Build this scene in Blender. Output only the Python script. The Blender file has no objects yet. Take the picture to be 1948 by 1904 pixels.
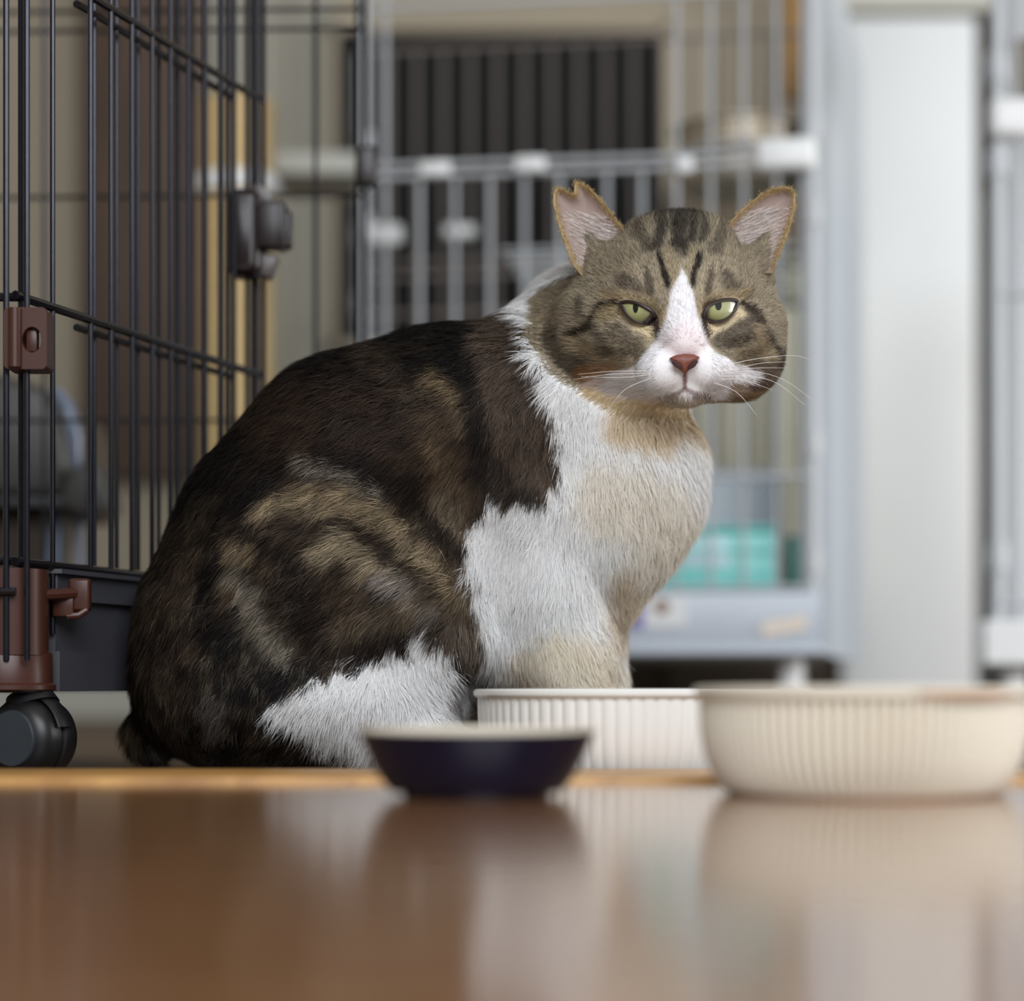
import bpy, bmesh, math, random
import numpy as np
from mathutils import Vector, Matrix
from mathutils.geometry import delaunay_2d_cdt
from mathutils.bvhtree import BVHTree

random.seed(7); RNG = np.random.default_rng(7)
C = bpy.context.scene.collection
S = bpy.context.scene

# ------------------------------------------------------------------ camera
CAMH = 0.042; F = 4000.0; CX = 974.0; HY = 1310.0
cd = bpy.data.cameras.new('camera'); cam = bpy.data.objects.new('camera', cd); C.objects.link(cam)
cam.location = (0, 0, CAMH); cam.rotation_euler = (math.pi / 2, 0, 0)
cd.sensor_width = 36; cd.lens = F / 1948 * 36
cd.shift_y = (HY - 952) / 1948.0
cd.clip_start = 0.02; cd.clip_end = 30
cd.dof.use_dof = True; cd.dof.focus_distance = 1.145; cd.dof.aperture_fstop = 3.3
S.camera = cam

# ------------------------------------------------------------------ light
w = bpy.data.worlds.new('world'); S.world = w; w.use_nodes = True
w.node_tree.nodes['Background'].inputs[0].default_value = (0.86, 0.93, 1.0, 1)
w.node_tree.nodes['Background'].inputs[1].default_value = 0.36

def area(name, loc, target, sx, sy, power, col):
    l = bpy.data.lights.new(name, 'AREA'); l.shape = 'RECTANGLE'; l.size = sx; l.size_y = sy
    l.energy = power; l.color = col
    o = bpy.data.objects.new(name, l); C.objects.link(o); o.location = loc
    o.rotation_euler = (Vector(target) - Vector(loc)).to_track_quat('-Z', 'Y').to_euler()
    return o
area('window_daylight', (0.35, -1.0, 1.35), (-0.02, 1.2, 0.12), 1.9, 1.3, 62, (0.93, 0.96, 1.0))
area('side_fill_light', (2.3, 1.7, 0.5), (0.75, 2.9, 0.28), 1.0, 0.8, 38, (1.0, 0.98, 0.95))  # added fill lamp to brighten the white door, no window modelled there
S.view_settings.view_transform = 'Standard'; S.view_settings.look = 'None'
S.view_settings.exposure = 0.0; S.view_settings.gamma = 1.0
S.view_settings.use_curve_mapping = False

# ------------------------------------------------------------------ helpers
def P(px, py, Y):
    return Vector(((px - CX) / F * Y, Y, CAMH + (HY - py) / F * Y))

def lin(c):
    return tuple(((v / 255) / 12.92 if v / 255 <= 0.04045 else ((v / 255 + 0.055) / 1.055) ** 2.4) for v in c[:3])

MATS = {}
def mat(name, rgb, rough=0.5, metal=0.0, spec=0.5, noise=0.0, nscale=20, bump=0.0, coat=0.0, stretch=(1, 1, 1), alpha=None):
    m = bpy.data.materials.new(name); m.use_nodes = True
    nt = m.node_tree; b = nt.nodes['Principled BSDF']
    c = lin(rgb)
    b.inputs['Base Color'].default_value = (*c, 1); b.inputs['Roughness'].default_value = rough
    b.inputs['Metallic'].default_value = metal; b.inputs['Specular IOR Level'].default_value = spec
    b.inputs['Coat Weight'].default_value = coat
    if alpha is not None: b.inputs['Alpha'].default_value = alpha
    if noise or bump:
        tc = nt.nodes.new('ShaderNodeTexCoord'); mp = nt.nodes.new('ShaderNodeMapping')
        mp.inputs['Scale'].default_value = stretch
        n = nt.nodes.new('ShaderNodeTexNoise'); n.inputs['Scale'].default_value = nscale; n.inputs['Detail'].default_value = 5
        nt.links.new(tc.outputs['Object'], mp.inputs['Vector']); nt.links.new(mp.outputs['Vector'], n.inputs['Vector'])
        if noise:
            r = nt.nodes.new('ShaderNodeValToRGB')
            r.color_ramp.elements[0].position = 0.3; r.color_ramp.elements[1].position = 0.7
            r.color_ramp.elements[0].color = (*[v * (1 - noise) for v in c], 1)
            r.color_ramp.elements[1].color = (*[min(1, v * (1 + noise)) for v in c], 1)
            nt.links.new(n.outputs['Fac'], r.inputs['Fac']); nt.links.new(r.outputs['Color'], b.inputs['Base Color'])
        if bump:
            bp = nt.nodes.new('ShaderNodeBump'); bp.inputs['Strength'].default_value = bump; bp.inputs['Distance'].default_value = 0.002
            nt.links.new(n.outputs['Fac'], bp.inputs['Height']); nt.links.new(bp.outputs['Normal'], b.inputs['Normal'])
    MATS[name] = m
    return m

def obj(name, bm, m, parent=None, smooth=True):
    me = bpy.data.meshes.new(name)
    bmesh.ops.recalc_face_normals(bm, faces=bm.faces[:])
    bm.to_mesh(me); bm.free()
    if m: me.materials.append(m)
    o = bpy.data.objects.new(name, me); C.objects.link(o)
    if smooth:
        me.polygons.foreach_set('use_smooth', [True] * len(me.polygons))
        try: me.set_sharp_from_angle(angle=math.radians(38))
        except Exception: pass
    if parent: o.parent = parent; o.matrix_parent_inverse = Matrix.Translation(-Vector(parent_loc(parent)))
    return o

def parent_loc(p):
    l = Vector(p.location)
    return l

def thing(name, label, cat, loc=(0, 0, 0), group=None):
    o = bpy.data.objects.new(name, None); C.objects.link(o); o.location = loc
    o.empty_display_size = 0.02
    o['label'] = label; o['category'] = cat
    if group: o['group'] = group
    return o

def tag(o, label, cat, group=None):
    o['label'] = label; o['category'] = cat
    if group: o['group'] = group
    return o

def struct(o): o['kind'] = 'structure'; return o

def box(bm, c, size, rot=None, bevel=0.0, seg=2):
    r = bmesh.ops.create_cube(bm, size=1.0)
    vs = r['verts']
    bmesh.ops.scale(bm, vec=size, verts=vs)
    if bevel:
        es = list({e for v in vs for e in v.link_edges})
        rb = bmesh.ops.bevel(bm, geom=es, offset=bevel, segments=seg, profile=0.5, affect='EDGES')
        vs = list({v for f in rb['faces'] for v in f.verts} | {v for v in vs if v.is_valid})
    if rot is not None: bmesh.ops.rotate(bm, cent=(0, 0, 0), matrix=rot, verts=vs)
    bmesh.ops.translate(bm, vec=c, verts=vs)

def frame_of(d):
    d = d.normalized(); up = Vector((0, 0, 1)) if abs(d.z) < 0.9 else Vector((0, 1, 0))
    a = d.cross(up).normalized(); return a, d.cross(a).normalized()

def tube(bm, pts, r, seg=8, cap=True):
    pts = [Vector(p) for p in pts]; n = len(pts)
    rs = r if isinstance(r, (list, tuple)) else [r] * n
    rings = []
    a0 = None
    for i, p in enumerate(pts):
        d = (pts[min(i + 1, n - 1)] - pts[max(i - 1, 0)])
        if a0 is None: a, b = frame_of(d)
        else:
            dn = d.normalized(); a = (a0 - dn * a0.dot(dn)).normalized(); b = dn.cross(a)
        a0 = a
        rings.append([bm.verts.new(p + (a * math.cos(t) + b * math.sin(t)) * rs[i])
                      for t in [2 * math.pi * k / seg for k in range(seg)]])
    for i in range(n - 1):
        for k in range(seg):
            bm.faces.new((rings[i][k], rings[i][(k + 1) % seg], rings[i + 1][(k + 1) % seg], rings[i + 1][k]))
    if cap:
        bm.faces.new(rings[0][::-1]); bm.faces.new(rings[-1])

def lathe(bm, prof, c=(0, 0, 0), seg=64, flute=None, axis=None):
    """prof: list of (r,z); flute(i,theta)->radius factor"""
    c = Vector(c); rings = []
    R = axis if axis is not None else Matrix.Identity(3)
    for i, (r, z) in enumerate(prof):
        if r < 1e-6:
            rings.append([bm.verts.new(c + R @ Vector((0, 0, z)))]); continue
        ring = []
        for k in range(seg):
            t = 2 * math.pi * k / seg
            rr = r * (flute(i, t) if flute else 1)
            ring.append(bm.verts.new(c + R @ Vector((rr * math.cos(t), rr * math.sin(t), z))))
        rings.append(ring)
    for i in range(len(rings) - 1):
        A, B = rings[i], rings[i + 1]
        for k in range(seg):
            k2 = (k + 1) % seg
            if len(A) == 1 and len(B) == 1: continue
            if len(A) == 1: bm.faces.new((A[0], B[k], B[k2]))
            elif len(B) == 1: bm.faces.new((A[k], B[0], A[k2]))
            else: bm.faces.new((A[k], B[k], B[k2], A[k2]))

def plane_strip(bm, x0, x1, y0, y1, z0, z1):
    box(bm, ((x0 + x1) / 2, (y0 + y1) / 2, (z0 + z1) / 2), (x1 - x0, y1 - y0, z1 - z0))

def pxpoly(bm, pts, Y, depth, bev=0.004):
    vs = [bm.verts.new(P(x, y, Y)) for x, y in pts]
    f = bm.faces.new(vs); r = bmesh.ops.extrude_face_region(bm, geom=[f])
    ev = [g for g in r['geom'] if isinstance(g, bmesh.types.BMVert)]
    bmesh.ops.translate(bm, vec=(0, depth, 0), verts=ev)
    if bev:
        es = [e for e in bm.edges if all(v in vs for v in e.verts)]
        bmesh.ops.bevel(bm, geom=es, offset=bev, segments=3, profile=0.5, affect='EDGES')

# ------------------------------------------------------------------ materials
def wood(name, dark, light, rough, scale=(1.2, 14, 1), spec=0.5, coat=0.0):
    m = mat(name, light, rough=rough, spec=spec, coat=coat)
    nt = m.node_tree; b = nt.nodes['Principled BSDF']
    tc = nt.nodes.new('ShaderNodeTexCoord'); mp = nt.nodes.new('ShaderNodeMapping'); mp.inputs['Scale'].default_value = scale
    n = nt.nodes.new('ShaderNodeTexNoise'); n.inputs['Scale'].default_value = 6; n.inputs['Detail'].default_value = 6
    n.inputs['Distortion'].default_value = 0.8
    r = nt.nodes.new('ShaderNodeValToRGB')
    r.color_ramp.elements[0].position = 0.32; r.color_ramp.elements[1].position = 0.68
    r.color_ramp.elements[0].color = (*lin(dark), 1); r.color_ramp.elements[1].color = (*lin(light), 1)
    nt.links.new(tc.outputs['Object'], mp.inputs['Vector']); nt.links.new(mp.outputs['Vector'], n.inputs['Vector'])
    nt.links.new(n.outputs['Fac'], r.inputs['Fac']); nt.links.new(r.outputs['Color'], b.inputs['Base Color'])
    return m
M_floor = wood('floor_boards', (122, 80, 44), (158, 110, 68), 0.3, (2, 9, 1), coat=1.0)
M_floor.node_tree.nodes['Principled BSDF'].inputs['Coat Roughness'].default_value = 0.14
M_floor.node_tree.nodes['Principled BSDF'].inputs['Coat IOR'].default_value = 2.6
M_back_floor = wood('dull_boards', (92, 74, 60), (116, 96, 78), 0.4, (2, 9, 1))
M_sill = wood('oak_sill', (150, 104, 50), (206, 158, 90), 0.35, (5, 30, 1))
M_wall = mat('wall_plaster', (164, 154, 136), 0.85, noise=0.04, nscale=60, bump=0.2)
M_wallL = mat('wall_left_plaster', (158, 156, 144), 0.85, noise=0.04, nscale=60)
M_ceil = mat('ceiling_paint', (225, 225, 220), 0.9, noise=0.02)
M_brown = wood('brown_panel', (70, 54, 42), (92, 72, 56), 0.6, (10, 10, 0.8))
M_darkwin = mat('dark_glass', (12, 12, 12), 0.9, noise=0.2, nscale=8)
M_whitedoor = mat('white_door', (226, 230, 232), 0.38, noise=0.01, nscale=4)
M_trim = mat('trim_paint', (196, 196, 186), 0.5, noise=0.03)
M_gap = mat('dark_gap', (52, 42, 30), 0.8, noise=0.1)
M_wire = mat('dark_wire', (46, 46, 52), 0.22, metal=0.8, noise=0.1, nscale=200)
M_bplas = mat('brown_plastic', (66, 35, 25), 0.35, noise=0.05, nscale=40, spec=0.4)
M_dbplas = mat('dark_brown_plastic', (28, 17, 17), 0.3, noise=0.05, nscale=40, spec=0.35)
M_smoke = mat('smoky_plastic', (66, 58, 54), 0.35, noise=0.05)
M_tray = mat('tray_plastic', (62, 62, 68), 0.5, noise=0.06, nscale=30)
M_black = mat('black_rubber', (16, 16, 18), 0.4, noise=0.1)
M_hub = mat('hub_plastic', (48, 54, 60), 0.4, noise=0.08, nscale=60)
M_wwire = mat('white_wire', (184, 188, 192), 0.35, noise=0.02)
M_gwire = mat('greyed_wire', (126, 118, 114), 0.5, noise=0.03)
M_wplas = mat('white_plastic', (232, 234, 234), 0.35, noise=0.02)
M_wtray = mat('pale_grey_tray', (186, 194, 204), 0.4, noise=0.03)
M_sheet = mat('pale_blue_sheet', (190, 200, 210), 0.45, noise=0.03)
M_ochre = mat('ochre_wood', (150, 112, 52), 0.6, noise=0.1)
M_cab = mat('cream_cabinet', (222, 222, 204), 0.5, noise=0.03)
M_box = mat('taupe_card', (112, 100, 84), 0.8, noise=0.08)
M_teal = mat('teal_plastic', (112, 206, 200), 0.3, noise=0.04)
M_teald = mat('dark_teal_plastic', (50, 128, 118), 0.4, noise=0.1)
M_lblue = mat('pale_blue_highlight', (214, 238, 246), 0.5, noise=0.02)
M_purple = mat('purple_print', (120, 112, 186), 0.5, noise=0.1)
M_pap = mat('cream_paper', (238, 226, 212), 0.6, noise=0.04)
M_brownspot = mat('brown_print', (140, 110, 96), 0.6, noise=0.2)
M_steel = mat('steel', (176, 164, 146), 0.42, metal=0.6, noise=0.03)
M_grey = mat('grey_plastic', (56, 54, 51), 0.4, noise=0.08, nscale=30)
M_greyblue = mat('blue_grey_plastic', (112, 122, 142), 0.2, noise=0.05)
M_sisal = mat('sisal_rope', (224, 200, 152), 0.9, noise=0.12, nscale=60, bump=0.8, stretch=(1, 1, 8))
M_navy = mat('navy_glaze', (14, 11, 34), 0.35, noise=0.15, nscale=12, spec=0.3)
M_white = mat('white_glaze', (232, 231, 227), 0.25, noise=0.02, coat=0.3)
M_cream = mat('cream_glaze', (226, 217, 200), 0.25, noise=0.02, coat=0.3)
M_rimbrown = mat('bare_clay', (170, 128, 98), 0.5, noise=0.15, nscale=60)

# ------------------------------------------------------------------ setting
EDGE = 1.03; LOW = -0.006
bm = bmesh.new(); plane_strip(bm, -2.2, 2.6, -1.2, 0.93, -0.03, 0); struct(obj('floor', bm, M_floor, smooth=False))
bm = bmesh.new(); box(bm, (0.2, (0.93 + EDGE) / 2, -0.0135), (4.8, EDGE - 0.93, 0.033), bevel=0.0015); struct(obj('trim_1', bm, M_sill))
bm = bmesh.new(); plane_strip(bm, -2.2, 2.6, EDGE, 3.3, -0.05, LOW); struct(obj('floor_back', bm, M_back_floor, smooth=False))
YW = 3.2
bm = bmesh.new(); plane_strip(bm, -2.2, 2.6, YW, YW + 0.1, LOW, 2.5); struct(obj('wall_back', bm, M_wall, smooth=False))
bm = bmesh.new(); plane_strip(bm, -2.2, -2.1, -1.2, YW, -0.05, 2.5); struct(obj('wall_left', bm, M_wallL, smooth=False))
bm = bmesh.new(); plane_strip(bm, -2.2, 2.6, -1.2, 3.3, 2.5, 2.6); struct(obj('ceiling', bm, M_ceil, smooth=False))
# the dark louvred window on the back wall
def prect(bm, x0, y0, x1, y1, Y, th, bevel=0.0):
    a = P(x0, y0, Y); b = P(x1, y1, Y)
    box(bm, ((a.x + b.x) / 2, Y + th / 2, (a.z + b.z) / 2), (abs(b.x - a.x), th, abs(a.z - b.z)), bevel=bevel)
bm = bmesh.new(); prect(bm, 640, 60, 1258, 650, YW - 0.025, 0.02); wn = struct(obj('window_1', bm, M_darkwin, smooth=False))
bm = bmesh.new()
for r_ in ((620, 45, 640, 670), (1258, 45, 1275, 670), (620, 40, 1275, 58), (620, 650, 1275, 670)): prect(bm, *r_, YW - 0.035, 0.03)
o = obj('window_frame', bm, M_wall, wn, smooth=False)
# wall strips on the left, with grooves
for i, (x0, x1) in enumerate(((384, 546), (554, 640))):
    bm = bmesh.new(); prect(bm, x0, -200, x1, 1300, YW - 0.012, 0.01); struct(obj('trim_%d' % (i + 2), bm, M_wallL, smooth=False))
# brown door
bm = bmesh.new(); prect(bm, 150, -300, 384, 905, YW - 0.05, 0.045, 0.003); struct(obj('door_2', bm, M_brown))
# white door
YD = 3.05
bm = bmesh.new(); prect(bm, 1600, 32, 1858, 1366, YD, 0.05, 0.004); wd = struct(obj('door_1', bm, M_whitedoor))
bm = bmesh.new(); prect(bm, 1560, -60, 2300, 14, YD - 0.01, 0.07); struct(obj('trim_4', bm, M_trim, smooth=False))
bm = bmesh.new(); prect(bm, 1858, 16, 1898, 1366, YD + 0.02, 0.05); struct(obj('trim_5', bm, M_gap, smooth=False))
bm = bmesh.new(); prect(bm, 1898, 14, 2300, 1366, YD, 0.06); struct(obj('trim_6', bm, M_wall, smooth=False))
bm = bmesh.new(); prect(bm, -700, 1290, 690, 1366, YW - 0.02, 0.018); struct(obj('baseboard_back', bm, M_trim, smooth=False))
bm = bmesh.new(); prect(bm, 690, 1180, 1600, 1366, YW - 0.03, 0.028); struct(obj('trim_7', bm, M_gap, smooth=False))  # dark strip standing in for the shade under the white cage

# ------------------------------------------------------------------ dark cage
NX, NY_, FX, FY = -0.2615, 1.12, -0.169, 1.395
def side(t, off=0.0): return Vector((NX + (FX - NX) * t + off, NY_ + (FY - NY_) * t, 0))
cage = thing('wire_cage', 'dark wire pet cage on casters with its door standing open, left of the cat', 'cage', (NX, NY_, LOW))
ztop, zmid, zlow, ztray = CAMH + 0.3916, CAMH + 0.2086, CAMH + 0.0672, CAMH - 0.0015
# door panel (toward the viewer)
bm = bmesh.new()
wr = 0.0015
for i, t in enumerate([0.0, 0.11, 0.25, 0.33, 0.415, 0.5, 0.58, 0.66, 0.735, 0.81, 0.88, 0.945, 0.985]):
    p = side(t); zl = 0.058 if t == 0 else (0.072 if t < 0.12 else zlow)
    tube(bm, [p + Vector((0, 0, zl)), p + Vector((0, 0, 0.62))], wr * (1.15 if i == 0 else 1))
for z, r_ in ((ztop, 0.0024), (zmid, 0.0026), (zlow, 0.0026)):
    tube(bm, [side(-0.02 if z != ztop else -0.05) + Vector((0, 0, z)), side(1.01) + Vector((0, 0, z))], r_)
door = obj('side_panel', bm, M_wire, cage)
bm = bmesh.new()
for i, t in enumerate([0.37, 0.46, 0.55, 0.64, 0.72, 0.79, 0.86, 0.93, 0.975]):
    p = side(t, -0.0155); tube(bm, [p + Vector((0, 0, zlow + 0.003)), p + Vector((0, 0, 0.62))], wr * 0.95)
for z, r_ in ((ztop, 0.0023), (zmid - 0.002, 0.0022), (zlow - 0.004, 0.0022)):
    tube(bm, [side(0.3, -0.0155) + Vector((0, 0, z)), side(0.99, -0.0155) + Vector((0, 0, z))], r_)
dpan = obj('door', bm, M_wire, cage)
# front panel running left out of frame
bm = bmesh.new()
for px in (16, 55, -45, -120, -200):
    a = P(px, 0, NY_ - 0.004); tube(bm, [(a.x, a.y - 0.005, 0.057), (a.x, a.y - 0.005, 0.62)], 0.0017)
for py in (565, 1066):
    a = P(-260, py, NY_); b = P(46, py, NY_); tube(bm, [a, b], 0.0024)
tube(bm, [P(-260, 1125, NY_ - .012), P(30, 1125, NY_ - .012)], 0.0022)
obj('front_panel', bm, M_wire, cage)
# post at the far end of the door with latch
bm = bmesh.new()
for dx, dy in ((0, 0), (0.0035, 0.004), (-0.004, 0.006)):
    p = side(1.0) + Vector((dx, dy, 0)); tube(bm, [p + Vector((0, 0, zlow)), p + Vector((0, 0, 0.62))], 0.0018)
obj('door_post', bm, M_wire, cage)
# latch (rounded tall body, box knob, push button, lower tongue)
LY = 1.375
a = P(462, 438, LY)
bm = bmesh.new()
prof = []
n = 14
body_w, body_h, body_d = 0.0225, 0.058, 0.022
rr_ = []
for cx_, cy_, s0 in ((1, 1, 0), (-1, 1, 90), (-1, -1, 180), (1, -1, 270)):
    for k in range(9):
        t = math.radians(s0 + 90 * k / 8); rr_.append((462 + cx_ * (32 - 20) + 20 * math.cos(t), 438 - cy_ * (83 - 24) - 24 * math.sin(t)))
pxpoly(bm, rr_, LY - 0.011, 0.022, 0.006)
lat = obj('latch', bm, M_dbplas, cage)
bm = bmesh.new(); b = P(518, 432, LY); box(bm, b, (0.0190, 0.017, 0.0295), bevel=0.0015, seg=3); 
for k in range(2): 
    q = P(532 + k * 7, 432, LY); box(bm, q, (0.0012, 0.0185, 0.031), bevel=0.0004)
obj('knob', bm, M_dbplas, lat)
bm = bmesh.new(); b = P(548, 438, LY); box(bm, b, (0.0055, 0.013, 0.0245), bevel=0.002, seg=3); obj('button', bm, M_dbplas, lat)
bm = bmesh.new(); b = P(506, 506, LY + 0.006); box(bm, b, (0.013, 0.012, 0.016), rot=Matrix.Rotation(math.radians(20), 3, 'Y'), bevel=0.0015, seg=3); obj('tongue', bm, M_smoke, lat)
bm = bmesh.new(); box(bm, P(498, 372, LY + 0.008), (0.010, 0.004, 0.016), rot=Matrix.Rotation(math.radians(-38), 3, 'Y'), bevel=0.001); obj('spring_tab', bm, M_smoke, lat)
# clip on the near corner with oval hole
a = P(48, 643, NY_ - 0.0155)
bm = bmesh.new()
pts = []; W, H, R_ = 0.0225, 0.0325, 0.0028
out = []
def rrect(w, h, r, n=6):
    o = []
    for cx_, cy_, s0 in ((w / 2 - r, h / 2 - r, 0), (-w / 2 + r, h / 2 - r, 90), (-w / 2 + r, -h / 2 + r, 180), (w / 2 - r, -h / 2 + r, 270)):
        for k in range(n + 1):
            t = math.radians(s0 + 90 * k / n); o.append((cx_ + r * math.cos(t), cy_ + r * math.sin(t)))
    return o
O = rrect(W, H, R_); hc = (0.0035, -0.0008)
hole = [(hc[0] + 0.0052 * math.cos(2 * math.pi * k / 24), hc[1] + 0.0068 * math.sin(2 * math.pi * k / 24)) for k in range(24)]
vs2 = [Vector(p) for p in O + hole]; nO = len(O)
ed = [(i, (i + 1) % nO) for i in range(nO)] + [(nO + i, nO + (i + 1) % 24) for i in range(24)]
res = delaunay_2d_cdt(vs2, ed, [], 0, 1e-7)
def inside_poly(x, y, poly):
    c = False; j = len(poly) - 1
    for i in range(len(poly)):
        if ((poly[i][1] > y) != (poly[j][1] > y)) and (x < (poly[j][0] - poly[i][0]) * (y - poly[i][1]) / (poly[j][1] - poly[i][1]) + poly[i][0]): c = not c
        j = i
    return c
def extrude_poly(bm, res, c, depth, O, hole=None, curve=None):
    vf, vb = [], []
    for v in res[0]:
        dz = curve(v) if curve else 0
        vf.append(bm.verts.new((c.x + v.x, c.y + dz, c.z + v.y))); vb.append(bm.verts.new((c.x + v.x, c.y + depth, c.z + v.y)))
    cnt = {}
    for f in res[2]:
        cx_ = sum(res[0][i].x for i in f) / len(f); cy_ = sum(res[0][i].y for i in f) / len(f)
        if not inside_poly(cx_, cy_, O) or (hole and inside_poly(cx_, cy_, hole)): continue
        bm.faces.new([vf[i] for i in f]); bm.faces.new([vb[i] for i in f][::-1])
        for i in range(len(f)):
            e = (f[i], f[(i + 1) % len(f)]); cnt[e] = 1
    for (i, j) in list(cnt):
        if (j, i) not in cnt: bm.faces.new((vf[i], vb[i], vb[j], vf[j]))
extrude_poly(bm, res, a, 0.018, O, hole)
tube(bm, [a + Vector((-0.0052, -0.0012, -0.0155)), a + Vector((-0.0052, -0.0012, 0.0155))], 0.0036, 12)
clip = obj('clip', bm, M_bplas, cage)
bm = bmesh.new(); box(bm, a + Vector((hc[0] - 0.001, 0.006, hc[1])), (0.006, 0.006, 0.012), bevel=0.001); obj('clip_tab', bm, M_bplas, clip)
# corner column, bracket, tray
bm = bmesh.new(); a = P(40, 1156, NY_ + 0.012)
tube(bm, [(a.x - 0.006, a.y, CAMH + 0.018), (a.x - 0.006, a.y, CAMH + 0.064)], 0.0205, 32)
obj('corner_column', bm, M_bplas, cage)
bm = bmesh.new(); lathe(bm, [(0, 0), (0.0235, 0), (0.026, 0.0015), (0.026, 0.004), (0.0245, 0.005), (0.0243, 0.020), (0.0235, 0.0215), (0, 0.0215)], (a.x - 0.0085, a.y + 0.004, CAMH - 0.002), 40)
obj('corner_bracket', bm, M_bplas, cage)
# tray: a long grey pan running back along the side and left
def quadprism(bm, pts, z0, z1):
    lo = [bm.verts.new((x, y, z0)) for x, y in pts]; hi = [bm.verts.new((x, y, z1)) for x, y in pts]
    bm.faces.new(lo[::-1]); bm.faces.new(hi); n = len(pts)
    for i in range(n): bm.faces.new((lo[i], lo[(i + 1) % n], hi[(i + 1) % n], hi[i]))
def tray_ring(o_):
    A = side(0.12, 0.0 + o_); B = side(1.0, o_)
    return [(A.x, A.y - o_), (B.x, B.y + o_), (B.x - 0.45, B.y + 0.15 + o_), (A.x - 0.45, A.y - o_)]
bm = bmesh.new()
quadprism(bm, tray_ring(0.003), ztray, ztray + 0.022)
quadprism(bm, tray_ring(0.0), ztray + 0.022, ztray + 0.050)
quadprism(bm, tray_ring(0.0035), ztray + 0.050, ztray + 0.053)
quadprism(bm, tray_ring(0.0015), ztray + 0.053, ztray + 0.0645)
quadprism(bm, tray_ring(0.0045), ztray + 0.0645, ztray + 0.067)
obj('tray', bm, M_tray, cage, smooth=False)
# little door hook on the tray
bm = bmesh.new()
box(bm, P(152, 1132, 1.15), (0.012, 0.008, 0.018), bevel=0.002, seg=3)
tube(bm, [P(165, 1160, 1.148), P(150, 1170, 1.146), P(128, 1172, 1.146)], 0.002)
box(bm, P(122, 1150, 1.148), (0.012, 0.008, 0.014), bevel=0.002)
tube(bm, [P(140, 1128, 1.146), P(75, 1132, 1.13)], 0.003)
obj('hook', bm, M_bplas, cage)
# caster
ca = thing('caster', '', '', (0, 0, 0)); del ca['label']; del ca['category']
C.objects.unlink(ca); bpy.data.objects.remove(ca)
bm = bmesh.new()
wc = P(62, 1400, NY_ + 0.012); wz = LOW + 0.0215
ax = Matrix.Rotation(math.radians(-27), 3, 'Z') @ Matrix.Rotation(math.radians(90), 3, 'X')
RW = 0.0215
lathe(bm, [(0, -0.017), (0.012, -0.017), (0.0175, -0.0155), (0.0205, -0.012), (RW, -0.009), (RW, -0.002), (0.0195, -0.001), (0.0195, 0.001), (RW, 0.002), (RW, 0.009), (0.0205, 0.012), (0.0175, 0.0155), (0.012, 0.017), (0, 0.017)], (wc.x, wc.y, wz), 48, axis=ax)
wheel = obj('caster_wheel', bm, M_black, cage)
bm = bmesh.new()
lathe(bm, [(0, -0.0178), (0.0145, -0.0178), (0.0152, -0.0168), (0.0152, -0.015)], (wc.x, wc.y, wz), 40, axis=ax)
lathe(bm, [(0, 0.0178), (0.0145, 0.0178), (0.0152, 0.0168), (0.0152, 0.015)], (wc.x, wc.y, wz), 40, axis=ax)
obj('hub_cap', bm, M_hub, wheel)
bm = bmesh.new()
lathe(bm, [(RW + 0.0016, -0.006), (RW + 0.003, -0.004), (RW + 0.003, 0.004), (RW + 0.0016, 0.006)], (wc.x, wc.y, wz), 48, axis=ax)
for v in list(bm.verts):
    if v.co.z < wz + 0.004: bm.verts.remove(v)
tube(bm, [(wc.x, wc.y, wz + 0.016), (wc.x - 0.003, wc.y + 0.002, CAMH - 0.0025)], [0.015, 0.012], 20)
obj('caster_fork', bm, M_black, cage)

# rear panel of the dark cage (further back, softly out of focus)
bm = bmesh.new(); YR = 1.56
for i in range(10):
    px = 600 - i * 86
    a = P(px, 0, YR); 
    if px > 0 and i != 1: tube(bm, [(a.x, YR, 0.1), (a.x, YR, 0.66)], 0.0016)
for py in (25, 62, 378, 800):
    a = P(-150, py, YR + 0.03); b = P(694, py - 8 if py < 700 else py, YR); tube(bm, [a, b], 0.0015)
obj('rear_panel', bm, M_wire, cage)
bm = bmesh.new()
for px in (680, 694):
    a = P(px, 0, YR - .004); tube(bm, [(a.x, a.y, 0.05), (a.x, a.y, 0.66)], 0.0018)
rp = obj('rear_post', bm, M_wire, cage)
bm = bmesh.new(); box(bm, P(697, 318, YR - 0.006), (0.016, 0.012, 0.030), bevel=0.003, seg=3); obj('hinge', bm, M_dbplas, rp)

# ------------------------------------------------------------------ grey rounded tub behind the cage wires
tub = thing('plastic_tub', 'dark grey rounded plastic tub behind the dark cage wires at the left edge', 'tub', P(60, 990, 1.75))
bm = bmesh.new(); pxpoly(bm, [(-160, 945), (-160, 720), (-60, 708), (0, 710), (50, 722), (95, 745), (118, 790), (125, 850), (128, 945)], 1.72, 0.2, 0.01)
obj('body', bm, M_grey, tub)
bm = bmesh.new(); tube(bm, [P(104, 740, 1.71), P(128, 775, 1.705), P(142, 830, 1.705), P(146, 905, 1.71)], [0.004, 0.006, 0.006, 0.003], 12); obj('piping', bm, M_greyblue, tub)
bm = bmesh.new(); pxpoly(bm, [(128, 895), (160, 880), (188, 885), (200, 920), (212, 965), (180, 986), (140, 975), (110, 960)], 1.70, 0.05, 0.004); obj('side_latch', bm, M_grey, tub)
bm = bmesh.new(); pxpoly(bm, [(-160, 945), (128, 945), (130, 965), (-160, 965)], 1.712, 0.19, 0.001); obj('rim', bm, M_black, tub)
bm = bmesh.new(); pxpoly(bm, [(-120, 965), (95, 965), (60, 1290), (-120, 1290)], 1.74, 0.1, 0.002); obj('stand', bm, M_gap, tub)
tubleg = bmesh.new()
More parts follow.
